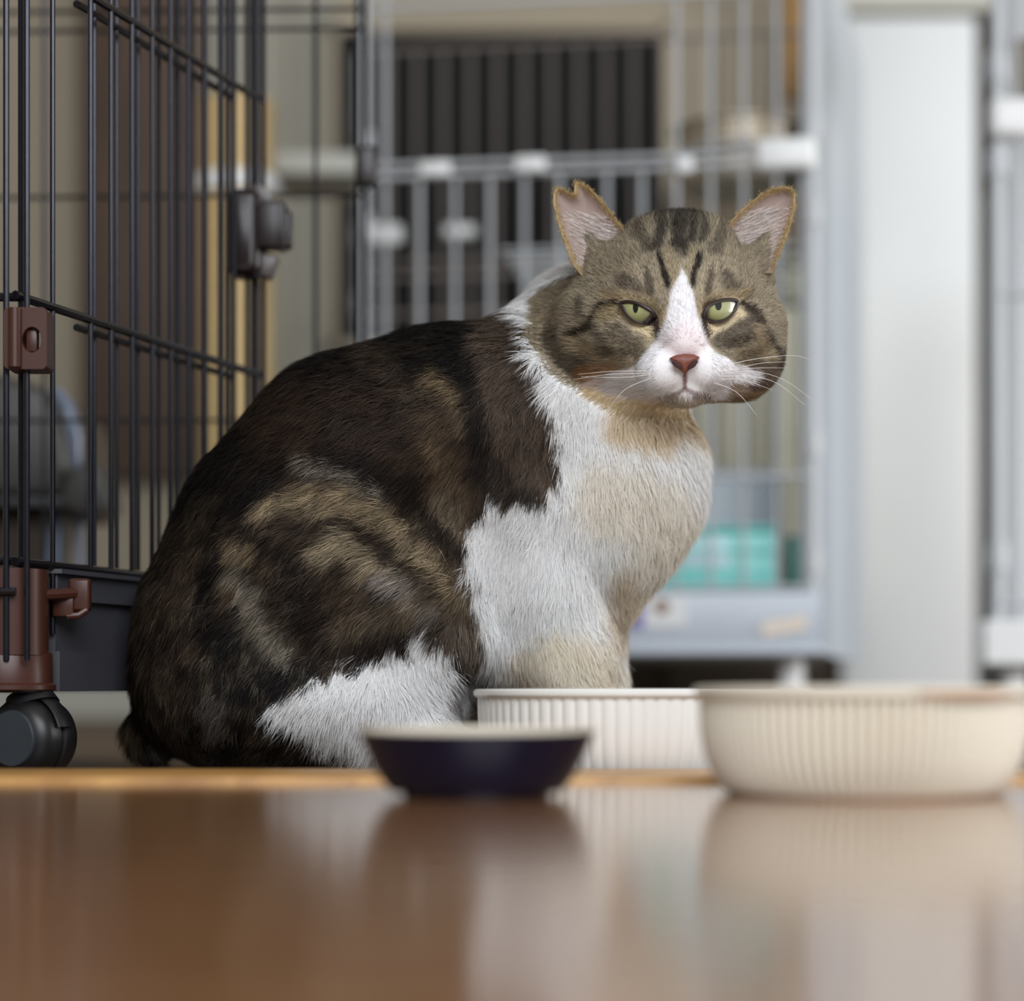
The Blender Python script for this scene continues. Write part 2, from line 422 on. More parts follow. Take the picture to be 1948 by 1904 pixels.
for x0, x1 in ((98, 84), (112, 104), (150, 152)):
    tube(tubleg, [P(x0, 968, 1.75), P(x1, 1290, 1.75)], 0.0035)
tubleg_o = obj('leg_rods', tubleg, M_greyblue, tub)

# ------------------------------------------------------------------ scratching post
sp = thing('scratching_post', 'tan rope-wound scratching post standing behind the dark cage latch', 'scratching post', (P(452, 0, 2.2).x, 2.2, LOW))
bm = bmesh.new(); zt = P(0, 182, 2.2).z; prof = [(0, 0.012), (0.036, 0.012)]
nr = 150
for k in range(nr):
    z = 0.012 + (zt - 0.012) * k / nr; h = (zt - 0.012) / nr
    prof += [(0.0375, z + h * .1), (0.0395, z + h * .5), (0.0375, z + h * .9)]
prof += [(0.036, zt), (0, zt)]
lathe(bm, prof, sp.location * 1, 40)
obj('post', bm, M_sisal, sp)
bm = bmesh.new(); box(bm, (sp.location.x, 2.2, LOW + 0.009), (0.15, 0.20, 0.018), bevel=0.004); obj('base', bm, M_pap, sp)
bm = bmesh.new(); lathe(bm, [(0.041, 0), (0.043, 0.003), (0.043, 0.016), (0.041, 0.019)], (sp.location.x, 2.2, P(0, 372, 2.2).z), 40); obj('collar', bm, M_wplas, sp)
bm = bmesh.new(); a = P(610, 334, 2.45); box(bm, a, (0.10, 0.12, 0.026), bevel=0.004)
sh = tag(obj('wall_shelf', bm, M_trim), 'small pale shelf board behind the scratching post', 'shelf')
sh_b = bmesh.new()

# ------------------------------------------------------------------ white cage
wc_ = thing('wire_cage', 'white wire pet cage on a pale tray with casters, behind the cat', 'cage', (0.25, 2.0, LOW))
ang = math.radians(8)
CXN, CYN = (1545 - CX) / F * 1.98, 1.98      # near right corner
def wf(u, v, z):                              # u to the left along the front, v to the back
    return Vector((CXN - u * math.cos(ang) + v * math.sin(ang) * 1.0, CYN + u * math.sin(ang) + v * math.cos(ang), z))
def upx(px):                                  # distance along the front for an image column
    k = (px - CX) / F
    # X = k*Y : CXN - u cos = k (CYN + u sin)
    return (CXN - k * CYN) / (math.cos(ang) + k * math.sin(ang))
def zpy(py, u, v=0.0): return CAMH + (HY - py) / F * (wf(u, v, 0).y)
ztr0, ztr1 = zpy(1250, 0.1), zpy(1128, 0.1)
WH = 0.78
# front wires
bm = bmesh.new()
ur = upx(1545)
zr = zpy(308, 0.05)
zr2 = zpy(296, 0.05)
for px in (733, 799, 866, 932, 998, 1065, 1155, 1222, 1287, 1352, 1415, 1478, 1528):
    u = upx(px)
    full = px < 740 or px > 1270
    tube(bm, [wf(u, 0, ztr1), wf(u, 0, WH if full else zr)], 0.0024)
for z_ in (zr - 0.003, zr + 0.0075, ztr1 + 0.004, CAMH + 0.20, 0.70):
    tube(bm, [wf(0, -0.003, z_), wf(0.425, -0.003, z_)], 0.0028)
fp = obj('front_panel', bm, M_wwire, wc_)
bm = bmesh.new()
for i in range(17):
    u = 0.012 + i * 0.0315
    tube(bm, [wf(u, 0.40, ztr1), wf(u, 0.40, WH)], 0.0024)
zb1, zb2 = zpy(492, 0.3, 0.4), zpy(518, 0.3, 0.4)
for z_ in (zb1, zb2, zpy(82, 0.3, 0.4), ztr1 + 0.02, zpy(590, .3, .4)):
    tube(bm, [wf(0, 0.402, z_), wf(0.52, 0.402, z_)], 0.0028)
obj('rear_panel', bm, M_gwire, wc_)
bm = bmesh.new()
for i in range(11):
    v = 0.035 + i * 0.034
    tube(bm, [wf(0, v, ztr1), wf(0, v, WH)], 0.0024)
for z_ in (zr, CAMH + 0.42, CAMH + 0.20, 0.10): tube(bm, [wf(0, 0, z_), wf(0, 0.4, z_)], 0.0026)
obj('side_panel', bm, M_wwire, wc_)
for nm, u, v in (('corner_post', 0, 0), ('corner_post', 0, 0.4), ('corner_post', 0.52, 0.4), ('corner_post', 0.43, 0)):
    bm = bmesh.new(); tube(bm, [wf(u, v, ztr1 - 0.01), wf(u, v, WH)], 0.0058, 16)
    for z_ in (zr + 0.03, zr - 0.05, CAMH + 0.23, CAMH + .12): tube(bm, [wf(u, v, z_ - 0.012), wf(u, v, z_ + 0.012)], 0.0085, 16)
    obj(nm, bm, M_wwire, wc_)
Rz = Matrix.Rotation(-ang, 3, 'Z')
bm = bmesh.new(); u = upx(1495); box(bm, wf(u, -0.008, zpy(298, u)), (0.055, 0.018, 0.030), rot=Rz, bevel=0.006, seg=3); obj('corner_clamp', bm, M_wplas, wc_)
for px, py in ((830, 325), (1010, 316), (1303, 318)):
    bm = bmesh.new(); u = upx(px); s_ = 0.030 if px < 1100 else 0.016
    box(bm, wf(u, -0.006, zpy(py, u)), (s_, 0.012, 0.015), rot=Rz, bevel=0.003, seg=3); obj('clip', bm, M_wplas, wc_)
for px, py in ((735, 446), (875, 440)):
    bm = bmesh.new(); a = P(px, py, 2.36); box(bm, a, (0.036, 0.012, 0.022 if px < 800 else .014), bevel=0.004, seg=3); obj('clip', bm, M_wplas, wc_)
# inner shelf at mid height seen edge on
bm = bmesh.new()
for k in range(12):
    v = 0.03 + k * 0.031; tube(bm, [wf(0.02, v, zpy(540, .3, .2)), wf(0.30, v, zpy(540, .3, .2))], 0.002)
obj('shelf_rack', bm, M_wwire, wc_)
# tray, open box
bm = bmesh.new()
def wbox(bm, u0, u1, v0, v1, z0, z1, bev=0.003):
    c = wf((u0 + u1) / 2, (v0 + v1) / 2, (z0 + z1) / 2); box(bm, c, (abs(u1 - u0), abs(v1 - v0), z1 - z0), rot=Rz, bevel=bev)
wbox(bm, -0.012, 0.53, -0.015, 0.42, ztr0, ztr0 + 0.008)
wbox(bm, -0.012, 0.53, -0.015, -0.009, ztr0, ztr1); wbox(bm, -0.012, 0.53, 0.414, 0.42, ztr0, ztr1)
wbox(bm, -0.012, -0.006, -0.015, 0.42, ztr0, ztr1); wbox(bm, 0.524, 0.53, -0.015, 0.42, ztr0, ztr1)
wbox(bm, -0.016, 0.534, -0.019, -0.009, ztr0 + 0.002, ztr0 + 0.010, 0.002)
tr = obj('tray', bm, M_wtray, wc_)
bm = bmesh.new(); u = upx(1492); c = wf(u, -0.0165, zpy(1192, u)); box(bm, c, (0.042, 0.0012, 0.014), rot=Rz @ Matrix.Rotation(math.radians(-10), 3, 'Y')); obj('paper_or_highlight', bm, M_pap, wc_, smooth=False)
bm = bmesh.new(); u = upx(1245); c = wf(u, -0.0165, zpy(1165, u)); box(bm, c, (0.062, 0.0012, 0.029), rot=Rz); st = obj('sticker', bm, M_wplas, wc_, smooth=False)
bm = bmesh.new(); u = upx(1208); c = wf(u, -0.018, zpy(1168, u)); box(bm, c, (0.020, 0.0008, 0.027), rot=Rz); obj('sticker_print', bm, M_purple, st, smooth=False)
bm = bmesh.new(); u = upx(1262); c = wf(u, -0.018, zpy(1155, u)); lathe(bm, [(0, -.0004), (0.007, -.0004), (0.007, .0004), (0, .0004)], c, 16, axis=Matrix.Rotation(math.pi / 2, 3, 'X')); obj('sticker_print', bm, M_brownspot, st)
for u, v in ((0.02, 0.03), (0.5, 0.03), (0.5, 0.38), (0.02, 0.38)):
    c = wf(u, v, LOW + 0.024); bm = bmesh.new()
    lathe(bm, [(0, -0.011), (0.017, -0.011), (0.023, -0.008), (0.024, -0.004), (0.024, 0.004), (0.023, 0.008), (0.017, 0.011), (0, 0.011)], c, 32, axis=Rz @ Matrix.Rotation(math.pi / 2, 3, 'X'))
    tube(bm, [c + Vector((0, 0.0, 0.02)), Vector((c.x, c.y, ztr0))], 0.012, 16)
    obj('caster', bm, M_wplas, wc_)
# side sheet hooked on the outside right, slanting back
bm = bmesh.new(); A = P(1556, 0, 2.02); B = P(1640, 0, 2.60)
def vsheet(bm, A, B, z0, z1, th):
    d = Vector((B.x - A.x, B.y - A.y, 0)); nrm = Vector((d.y, -d.x, 0)).normalized() * th / 2
    quadprism(bm, [(A.x + nrm.x, A.y + nrm.y), (B.x + nrm.x, B.y + nrm.y), (B.x - nrm.x, B.y - nrm.y), (A.x - nrm.x, A.y - nrm.y)], z0, z1)
vsheet(bm, A, B, 0.075, 0.80, 0.003)
ss = tag(obj('plastic_sheet', bm, M_sheet, smooth=False), 'pale blue plastic sheet standing against the right side of the white cage', 'sheet')
# things inside the white cage
bm = bmesh.new(); ub0, ub1 = upx(1478) , upx(1190)
tb = thing('storage_box', 'teal plastic storage box inside the white cage tray', 'box', wf((ub0 + ub1) / 2, 0.12, ztr0 + 0.008))
zb0, zb1_ = ztr0 + 0.0085, zpy(1012, 0.1, 0.06)
wbox(bm, ub0, ub1 + 0.03, 0.045, 0.23, zb0, zb1_, 0.006); obj('body', bm, M_teal, tb)
bm = bmesh.new(); wbox(bm, ub0 - 0.003, ub1 + 0.033, 0.042, 0.233, zb1_ - 0.022, zb1_ - 0.016, 0.002); wbox(bm, ub0 - 0.003, ub1 + 0.033, 0.042, 0.233, zb1_, zb1_ + 0.005, 0.002); obj('lid', bm, M_teal, tb)
bm = bmesh.new(); u0, u1 = upx(1385), upx(1290); wbox(bm, u0, u1, 0.0435, 0.045, zb1_ - 0.034, zb1_ - 0.008, 0.0005); obj('paper_or_highlight', bm, M_lblue, tb)  # painted highlight on the teal box front, drawn as a pale slab
bm = bmesh.new(); wbox(bm, upx(1536), upx(1495), 0.06, 0.2, zb0, zb1_ - 0.004, 0.004)
tag(obj('small_box', bm, M_teald), 'small dark teal box beside the larger teal storage box', 'box')
bm = bmesh.new(); wbox(bm, 0.03, 0.36, 0.25, 0.37, zb0, zpy(900, .1, .3), 0.008)
tag(obj('litter_pan', bm, M_wtray), 'pale grey pan behind the teal storage box in the white cage', 'pan')
# steel bowl hung high on the front of the white cage
bw = thing('steel_bowl', 'stainless steel bowl held in the upper right of the white cage', 'bowl', wf(upx(1400), 0.09, zpy(330, 0.07)))
bm = bmesh.new(); bc = bw.location; rb = 0.064
ht = zpy(202, 0.07) - bc.z
lathe(bm, [(0, 0.002), (0.050, 0.002), (0.057, 0.008), (rb - 0.001, ht - 0.004), (rb + 0.004, ht - 0.002), (rb + 0.004, ht), (rb, ht), (rb - 0.003, ht - 0.004), (0.055, 0.011), (0.049, 0.005), (0, 0.005)], bc, 64)
obj('bowl', bm, M_steel, bw)
bm = bmesh.new(); t_ = [2 * math.pi * k / 32 for k in range(33)]
tube(bm, [bc + Vector((0.0675 * math.cos(t), 0.0675 * math.sin(t), ht * 0.55)) for t in t_], 0.002, 8, cap=False)
tube(bm, [bc + Vector((0, -0.0675, ht * .55)), bc + Vector((0, -0.088, ht * .55))], 0.002)
obj('hanging_ring', bm, M_wwire, bw)
bm = bmesh.new(); a = P(1507, 100, 2.6); box(bm, (a.x, 2.6, P(0, 60, 2.6).z), (0.020, 0.03, 0.17)); 
tag(obj('wooden_strip', bm, M_ochre), 'ochre wooden strip seen between the white cage bars above the steel bowl', 'strip')

cb = thing('cabinet', 'low cream cabinet against the back wall, seen through the right of the white cage', 'cabinet', (P(1430, 0, 3.0).x, 3.0, LOW))
bm = bmesh.new(); prect(bm, 1268, 486, 1590, 1160, 2.98, 0.18, 0.004); obj('carcass', bm, M_cab, cb)
bm = bmesh.new(); prect(bm, 1276, 1160, 1582, 1374, 3.0, 0.16, 0.004); obj('shade_plinth', bm, M_gap, cb)  # coloured dark to carry on the shade seen below the white cage
bm = bmesh.new(); prect(bm, 1262, 470, 1596, 486, 2.97, 0.2, 0.003); obj('top', bm, M_trim, cb)
for x0, x1 in ((1276, 1425), (1431, 1582)):
    bm = bmesh.new(); prect(bm, x0, 496, x1, 1150, 2.972, 0.008, 0.002); dr_ = obj('door', bm, M_cab, cb)
bm = bmesh.new(); prect(bm, 1285, 318, 1560, 468, 3.0, 0.14, 0.004)
tag(obj('cardboard_box', bm, M_box), 'taupe box standing on top of the low cream cabinet', 'box')

# ------------------------------------------------------------------ second white cage at the right edge
w2 = thing('wire_cage', 'white wire cage cut off by the right edge of the picture', 'cage', (P(1915, 0, 2.0).x, 2.0, LOW))
bm = bmesh.new(); Y2 = 2.0
for px, r_ in ((1897, 0.0062), ):
    a = P(px, 0, Y2); tube(bm, [(a.x, Y2, 0.06), (a.x, Y2, 0.85)], r_, 16)
for py in (130, 310, 1060): tube(bm, [P(1897, py - 25, Y2), P(1897, py + 25, Y2)], 0.0095, 16)
obj('corner_post', bm, M_wwire, w2)
bm = bmesh.new()
for k in range(9):
    a = P(1930 + k * 62, 0, Y2); tube(bm, [(a.x, Y2, 0.075), (a.x, Y2, 0.85)], 0.0026)
for py in (230, 560, 1150): tube(bm, [P(1897, py, Y2 - .004), P(2430, py, Y2 - .004)], 0.0028)
obj('front_panel', bm, M_wwire, w2)
bm = bmesh.new()
for k in range(1, 9):
    a = P(1897, 0, Y2); tube(bm, [(a.x + 0.014 * k, Y2 + 0.04 * k, 0.075), (a.x + 0.014 * k, Y2 + 0.04 * k, 0.85)], 0.0026)
obj('side_panel', bm, M_wwire, w2)
bm = bmesh.new(); ar = P(1897, 0, Y2)
for k in range(9):
    x_ = ar.x + 0.112 + k * 0.031; tube(bm, [(x_, Y2 + 0.322, 0.06), (x_, Y2 + 0.322, 0.85)], 0.0026)
for z_ in (0.2, 0.5, 0.8): tube(bm, [(ar.x + 0.11, Y2 + 0.325, z_), (ar.x + 0.37, Y2 + 0.325, z_)], 0.0028)
obj('rear_panel', bm, M_wwire, w2)
bm = bmesh.new(); box(bm, P(1928, 225, Y2 - 0.01), (0.045, 0.022, 0.036), bevel=0.006, seg=3); obj('corner_clamp', bm, M_wplas, w2)
bm = bmesh.new(); a = P(1872, 1262, Y2 - 0.01); b = P(1872, 1180, Y2 - .01)
plane_strip(bm, a.x, a.x + 0.33, Y2 - 0.02, Y2 + 0.01, a.z, b.z)
quadprism(bm, [(a.x + 0.004, Y2 + 0.01), (a.x + 0.33, Y2 + 0.01), (a.x + 0.44, Y2 + 0.33), (a.x + 0.118, Y2 + 0.33)], a.z, a.z + 0.012); 
obj('bottom_rail', bm, M_wplas, w2)
bm = bmesh.new(); c = P(1930, 1330, Y2 + 0.02); c.z = LOW + 0.024
lathe(bm, [(0, -0.011), (0.017, -0.011), (0.023, -0.008), (0.024, 0), (0.023, 0.008), (0.017, 0.011), (0, 0.011)], c, 32, axis=Matrix.Rotation(math.pi / 2, 3, 'X'))
tube(bm, [c + Vector((0, 0, 0.02)), Vector((c.x, c.y, a.z))], 0.012, 16)
obj('caster', bm, M_wplas, w2)
bm = bmesh.new(); c = P(1990, 182, Y2 + 0.12)
lathe(bm, [(0, 0), (0.045, 0), (0.052, 0.006), (0.056, 0.04), (0.060, 0.041), (0.060, 0.043), (0.053, 0.043), (0.049, 0.008), (0, 0.005)], c, 48)
tag(obj('feeding_bowl', bm, M_steel), 'steel bowl inside the cage at the right edge, just above its clamp', 'bowl')
bm = bmesh.new(); a = P(2070, 600, 2.6); box(bm, (a.x, a.y, LOW + 0.335), (0.24, 0.14, 0.67), bevel=0.01, seg=3)
tag(obj('storage_bin', bm, M_grey), 'dark grey bin behind the wires of the cage at the right edge', 'bin')

# ------------------------------------------------------------------ bowls in front
bc = Vector((P(907, 0, 0.82).x, 0.815, 0.0))
bw = thing('sauce_bowl', 'small navy blue bowl with white inside, nearest on the brown floor', 'bowl', bc)
bm = bmesh.new(); R0 = 0.0462
def bowlr(z): 
    t = z / 0.0262; return 0.0285 + (R0 - 0.0285) * (t ** 0.56)
pr = [(0, 0.0012), (0.0262, 0.0012), (0.0268, 0.0), (0.0282, 0.0), (0.0286, 0.0022)]
pr += [(bowlr(0.0024 + 0.0232 * k / 12), 0.0024 + 0.0232 * k / 12) for k in range(13)]
lathe(bm, pr, bc, 96); obj('outer_glaze', bm, M_navy, bw)
bm = bmesh.new()
pr = [(R0 - 0.0004, 0.0254), (R0 - 0.0001, 0.0262), (R0 - 0.001, 0.0269), (R0 - 0.0024, 0.0266)] + [(bowlr(0.0262 - 0.022 * k / 12) - 0.0032, 0.0262 - 0.0215 * k / 12) for k in range(1, 13)] + [(0, 0.0042)]
lathe(bm, pr, bc, 96); obj('white_glaze', bm, M_cream, bw)

def fluted(name, label, c, R, rb, h, nfl, fd_=0.055, mm=None):
    t = thing(name, label, 'baking dish', c)
    bm = bmesh.new()
    pr = [(0, 0.0012), (rb - 0.004, 0.0012), (rb - 0.003, 0.0), (rb, 0.0004)]
    N = 12; zs = []
    for k in range(1, N + 1):
        a_ = (k / N) ** 1.35
        pr.append((rb + (R - 0.0022 - rb) * (1 - (1 - a_) ** 2.8) ** 0.75, 0.0004 + (h - 0.0052) * a_))
    nfl0 = 4; nfl1 = len(pr) - 1
    pr += [(R - 0.0010, h - 0.0042), (R, h - 0.003), (R, h - 0.0010), (R - 0.0012, h), (R - 0.0035, h - 0.0004), (R - 0.0048, h - 0.003), (rb - 0.001, 0.007), (rb - 0.006, 0.004), (0, 0.004)]
    def fl(i, th):
        if i < nfl0 or i > nfl1: return 1
        w_ = min(1, (i - nfl0 + 1) / 3)
        return 1 - fd_ * w_ * (1 - abs(math.cos(nfl * th / 2)) ** 0.7)
    lathe(bm, pr, c, nfl * 10, flute=fl)
    obj('dish', bm, mm or M_cream, t)
    return t
c1 = Vector((P(1640, 0, 0.84).x, 0.84, 0))
d1 = fluted('fluted_dish', 'large cream fluted dish with a brown mark on its rim, right of the navy bowl', c1, 0.0672, 0.053, 0.0428, 92)
bm = bmesh.new()
# worn clay arc on the outer rim, and clay-coloured foot
def arc(bm, c, r, z0, z1, a0, a1, th=0.0004, n=20):
    prev = None
    for k in range(n + 1):
        t = math.radians(a0 + (a1 - a0) * k / n); e = math.sin(math.pi * k / n) ** 0.5
        zz0 = z1 - (z1 - z0) * e
        q = [bm.verts.new(c + Vector((rr * math.cos(t), rr * math.sin(t), z))) for rr, z in ((r - th, zz0 - .0001), (r + th, zz0 - .0001), (r + th, z1), (r - th, z1))]
        if prev:
            for i in range(4): bm.faces.new((prev[i], prev[(i + 1) % 4], q[(i + 1) % 4], q[i]))
        else: bm.faces.new(q)
        prev = q
    bm.faces.new(prev[::-1])
arc(bm, c1, 0.0672, 0.0385, 0.0408, 277, 318)
obj('rim_wear', bm, M_rimbrown, d1)
bm = bmesh.new(); lathe(bm, [(0.0495, 0.00005), (0.0532, 0.0001), (0.0542, 0.0014), (0.0530, 0.0022)], c1, 96); obj('foot_ring', bm, M_rimbrown, d1)
c2 = Vector((P(1193, 0, 1.11).x, 1.11, LOW))
d2 = fluted('fluted_dish', 'white fluted dish in front of the cat\'s front paws, half hidden', c2, 0.0812, 0.067, 0.0478, 72, 0.013, M_white)

# ------------------------------------------------------------------ the cat
CY0 = 1.22; PS = CY0 / F                      # one photo pixel at the cat's depth, in metres
G0 = np.array([-0.262, 1.075, -0.012]); G1 = np.array([0.178, 1.335, 0.338]); H_ = 0.0016
NG = np.ceil((G1 - G0) / H_).astype(int) + 1
D = np.full(NG, 0.05, np.float32)
def sub(lo, hi):
    a = np.clip(np.floor((lo - G0) / H_).astype(int), 0, NG); b = np.clip(np.ceil((hi - G0) / H_).astype(int) + 1, 0, NG)
    ax = [(G0[i] + H_ * np.arange(a[i], b[i])).astype(np.float32) for i in range(3)]
    g = np.meshgrid(*ax, indexing='ij'); return (slice(a[0], b[0]), slice(a[1], b[1]), slice(a[2], b[2])), g
def smin(a, b, k):
    h = np.maximum(k - np.abs(a - b), 0) / k; return np.minimum(a, b) - h * h * k * 0.25
def put(d, sl, k, neg=False):
    if neg: D[sl] = -smin(-D[sl], d, k)
    else: D[sl] = smin(D[sl], d, k)
def ell(px, py, dd, rx, rd, rz, rot=0, k=22, neg=False, yaw=0):
    """ellipsoid: centre at photo column/row and depth offset dd, radii across/deep/up, all in cat pixels"""
    c = np.array(P(px, py, CY0 + dd * PS)); r = np.array([rx, rd, rz]) * PS; m = r.max() + k * PS
    sl, g = sub(c - m, c + m); x, y, z = g[0] - c[0], g[1] - c[1], g[2] - c[2]
    a = math.radians(rot); x, z = x * math.cos(a) + z * math.sin(a), -x * math.sin(a) + z * math.cos(a)
    if yaw:
        a = math.radians(yaw); x, y = x * math.cos(a) + y * math.sin(a), -x * math.sin(a) + y * math.cos(a)
    k0 = np.sqrt((x / r[0]) ** 2 + (y / r[1]) ** 2 + (z / r[2]) ** 2); k1 = np.sqrt((x / r[0] ** 2) ** 2 + (y / r[1] ** 2) ** 2 + (z / r[2] ** 2) ** 2)
    put((k0 * (k0 - 1) / np.maximum(k1, 1e-6)).astype(np.float32), sl, k * PS, neg)
def cone(p1, r1, p2, r2, k=22, neg=False):
    a = np.array(P(p1[0], p1[1], CY0 + p1[2] * PS)); b = np.array(P(p2[0], p2[1], CY0 + p2[2] * PS)); m = (max(r1, r2) + k) * PS
    sl, g = sub(np.minimum(a, b) - m, np.maximum(a, b) + m)
    ba = b - a; L = float(ba @ ba)
    h = np.clip(((g[0] - a[0]) * ba[0] + (g[1] - a[1]) * ba[1] + (g[2] - a[2]) * ba[2]) / L, 0, 1)
    d = np.sqrt((g[0] - a[0] - ba[0] * h) ** 2 + (g[1] - a[1] - ba[1] * h) ** 2 + (g[2] - a[2] - ba[2] * h) ** 2) - (r1 + (r2 - r1) * h) * PS
    put(d.astype(np.float32), sl, k * PS, neg)
# trunk, from rump to shoulders
cone((488, 1190, 0), 222, (575, 1035, 0), 222, 60)
cone((575, 1035, 0), 222, (690, 905, 0), 222, 60)
cone((690, 905, 0), 222, (840, 830, 0), 190, 60)
cone((840, 830, 0), 190, (980, 790, 0), 178, 60)
ell(470, 1290, 0, 208, 225, 165, 0, 60)
ell(590, 1330, 0, 300, 235, 120, 0, 60)
# belly and chest
cone((860, 1010, 0), 170, (940, 1180, 0), 130, 50)
ell(1120, 930, 10, 205, 165, 215, -20, 50)
ell(1215, 900, 10, 120, 130, 140, -15, 40)
cone((1110, 860, 30), 165, (1175, 690, 40), 152, 40)       # neck
cone((1000, 760, 30), 150, (1110, 640, 60), 130, 40)       # nape
cone((1240, 960, 20), 80, (1160, 1120, 30), 62, 40)        # brisket
# near shoulder and upper arm
ell(1000, 830, -85, 82, 95, 140, -12, 40)
cone((1010, 960, -70), 110, (1020, 1110, -55), 95, 40)
cone((1020, 1110, -55), 98, (1068, 1230, -25), 92, 40)
cone((1068, 1230, -25), 92, (1078, 1330, -18), 78, 30)
cone((1078, 1330, -18), 76, (1085, 1425, -22), 66, 30)
ell(1108, 1446, -12, 82, 78, 42, 0, 25)
# far foreleg
cone((1120, 1080, 60), 80, (1120, 1300, 90), 62, 30)
cone((1120, 1300, 90), 60, (1130, 1430, 90), 55, 30); ell(1150, 1448, 76, 70, 65, 38, 0, 20)
# near thigh, knee, shank and foot
ell(660, 1110, -95, 215, 135, 225, -38, 45)
ell(760, 1120, -120, 130, 90, 140, -35, 40)
cone((800, 1080, -110), 95, (850, 1200, -110), 75, 40)
cone((850, 1210, -115), 72, (760, 1330, -120), 70, 40)
cone((640, 1370, -120), 72, (800, 1400, -128), 70, 35)
cone((800, 1420, -128), 52, (900, 1440, -120), 40, 25)
# far hind foot and tail lying behind
cone((700, 1420, 130), 50, (900, 1440, 120), 42, 25)
cone((330, 1360, 120), 60, (290, 1395, 40), 52, 30); cone((330, 1360, 120), 58, (560, 1430, 235), 42, 30)
# ---- head
ell(1275, 566, -95, 158, 165, 136, 2, 30)
ell(1164, 620, -95, 108, 125, 100, 10, 35)
ell(1385, 625, -85, 105, 120, 98, -10, 35)
ell(1270, 680, -110, 150, 130, 78, 0, 40)
ell(1292, 466, -100, 100, 108, 50, 0, 30)
cone((1155, 525, -105), 50, (1128, 470, -96), 18, 30); cone((1425, 520, -100), 48, (1456, 465, -90), 18, 30)   # ear roots
ell(1412, 688, -98, 68, 80, 58, -10, 35); cone((1320, 728, -165), 36, (1405, 716, -125), 42, 30); ell(1120, 668, -95, 78, 85, 58, 15, 30)
ell(1300, 620, -200, 78, 70, 66, 0, 45)                    # muzzle base
cone((1296, 530, -215), 46, (1302, 650, -262), 34, 34)     # nose bridge
ell(1262, 706, -238, 50, 46, 40, -8, 16)                   # whisker pads
ell(1348, 704, -234, 50, 46, 38, 8, 16)
ell(1303, 745, -212, 44, 40, 26, 0, 14)                    # chin
ell(1212, 560, -205, 52, 40, 24, -8, 24)                   # brows
ell(1378, 556, -200, 50, 40, 24, 8, 24)
ell(1185, 640, -195, 62, 46, 42, 0, 26)                    # cheeks under the eyes
ell(1400, 638, -185, 56, 46, 40, 0, 26)
ell(1216, 600, -262, 34, 28, 22, 0, 14, neg=True)          # eye sockets
ell(1371, 594, -258, 34, 28, 22, 0, 14, neg=True)
cone((1303, 716, -300), 5, (1303, 738, -280), 5, 10, neg=True)
cone((1303, 740, -275), 5, (1262, 754, -262), 4, 10, neg=True)
cone((1303, 740, -275), 5, (1344, 752, -258), 4, 10, neg=True)
# flat where it rests on the floor
zi = int(math.ceil((LOW - G0[2]) / H_)); D[:, :, :zi + 1] = np.maximum(D[:, :, :zi + 1], 0.004)

def surface_nets(D):
    s = D < 0; nx, ny, nz = D.shape
    cnt = np.zeros((nx - 1, ny - 1, nz - 1), np.int8)
    for i in (0, 1):
        for j in (0, 1):
            for k in (0, 1): cnt += s[i:nx - 1 + i, j:ny - 1 + j, k:nz - 1 + k]
    act = np.argwhere((cnt > 0) & (cnt < 8)); idx = -np.ones(cnt.shape, np.int32); idx[tuple(act.T)] = np.arange(len(act))
    V = np.zeros((len(act), 3)); N = np.zeros(len(act))
    cor = [(i, j, k) for i in (0, 1) for j in (0, 1) for k in (0, 1)]
    for a in cor:
        for ax in range(3):
            if a[ax] == 1: continue
            b = list(a); b[ax] = 1
            da = D[act[:, 0] + a[0], act[:, 1] + a[1], act[:, 2] + a[2]]; db = D[act[:, 0] + b[0], act[:, 1] + b[1], act[:, 2] + b[2]]
            m = (da < 0) != (db < 0); t = np.where(m, da / np.where(m, da - db, 1), 0)
            p = np.tile(np.array(a, float), (len(act), 1)); p[:, ax] += t
            V += p * m[:, None]; N += m
    V = (V / N[:, None] + act) * H_ + G0
    Q = []
    for ax in range(3):
        o1, o2 = [(1, 2), (2, 0), (0, 1)][ax]
        sl0 = [slice(1, -1)] * 3; sl0[ax] = slice(0, -1); sl1 = [slice(1, -1)] * 3; sl1[ax] = slice(1, None)
        A = s[tuple(sl0)]; B = s[tuple(sl1)]
        for flip, M in ((False, A & ~B), (True, ~A & B)):
            e = np.argwhere(M); off = np.ones(3, int); off[ax] = 0; e = e + off
            d1 = np.zeros(3, int); d1[o1] = 1; d2 = np.zeros(3, int); d2[o2] = 1
            q = np.stack([idx[tuple((e - d1 - d2).T)], idx[tuple((e - d2).T)], idx[tuple(e.T)], idx[tuple((e - d1).T)]], 1)
            Q.append(q[:, ::-1] if flip else q)
    return V, np.concatenate(Q)
V, Q = surface_nets(D)
# light smoothing
for _ in range(2):
    acc = np.zeros_like(V); n_ = np.zeros(len(V))
    for a, b in ((0, 1), (1, 2), (2, 3), (3, 0)):
        np.add.at(acc, Q[:, a], V[Q[:, b]]); np.add.at(acc, Q[:, b], V[Q[:, a]]); np.add.at(n_, Q[:, a], 1); np.add.at(n_, Q[:, b], 1)
    V = V * 0.5 + 0.5 * acc / n_[:, None]

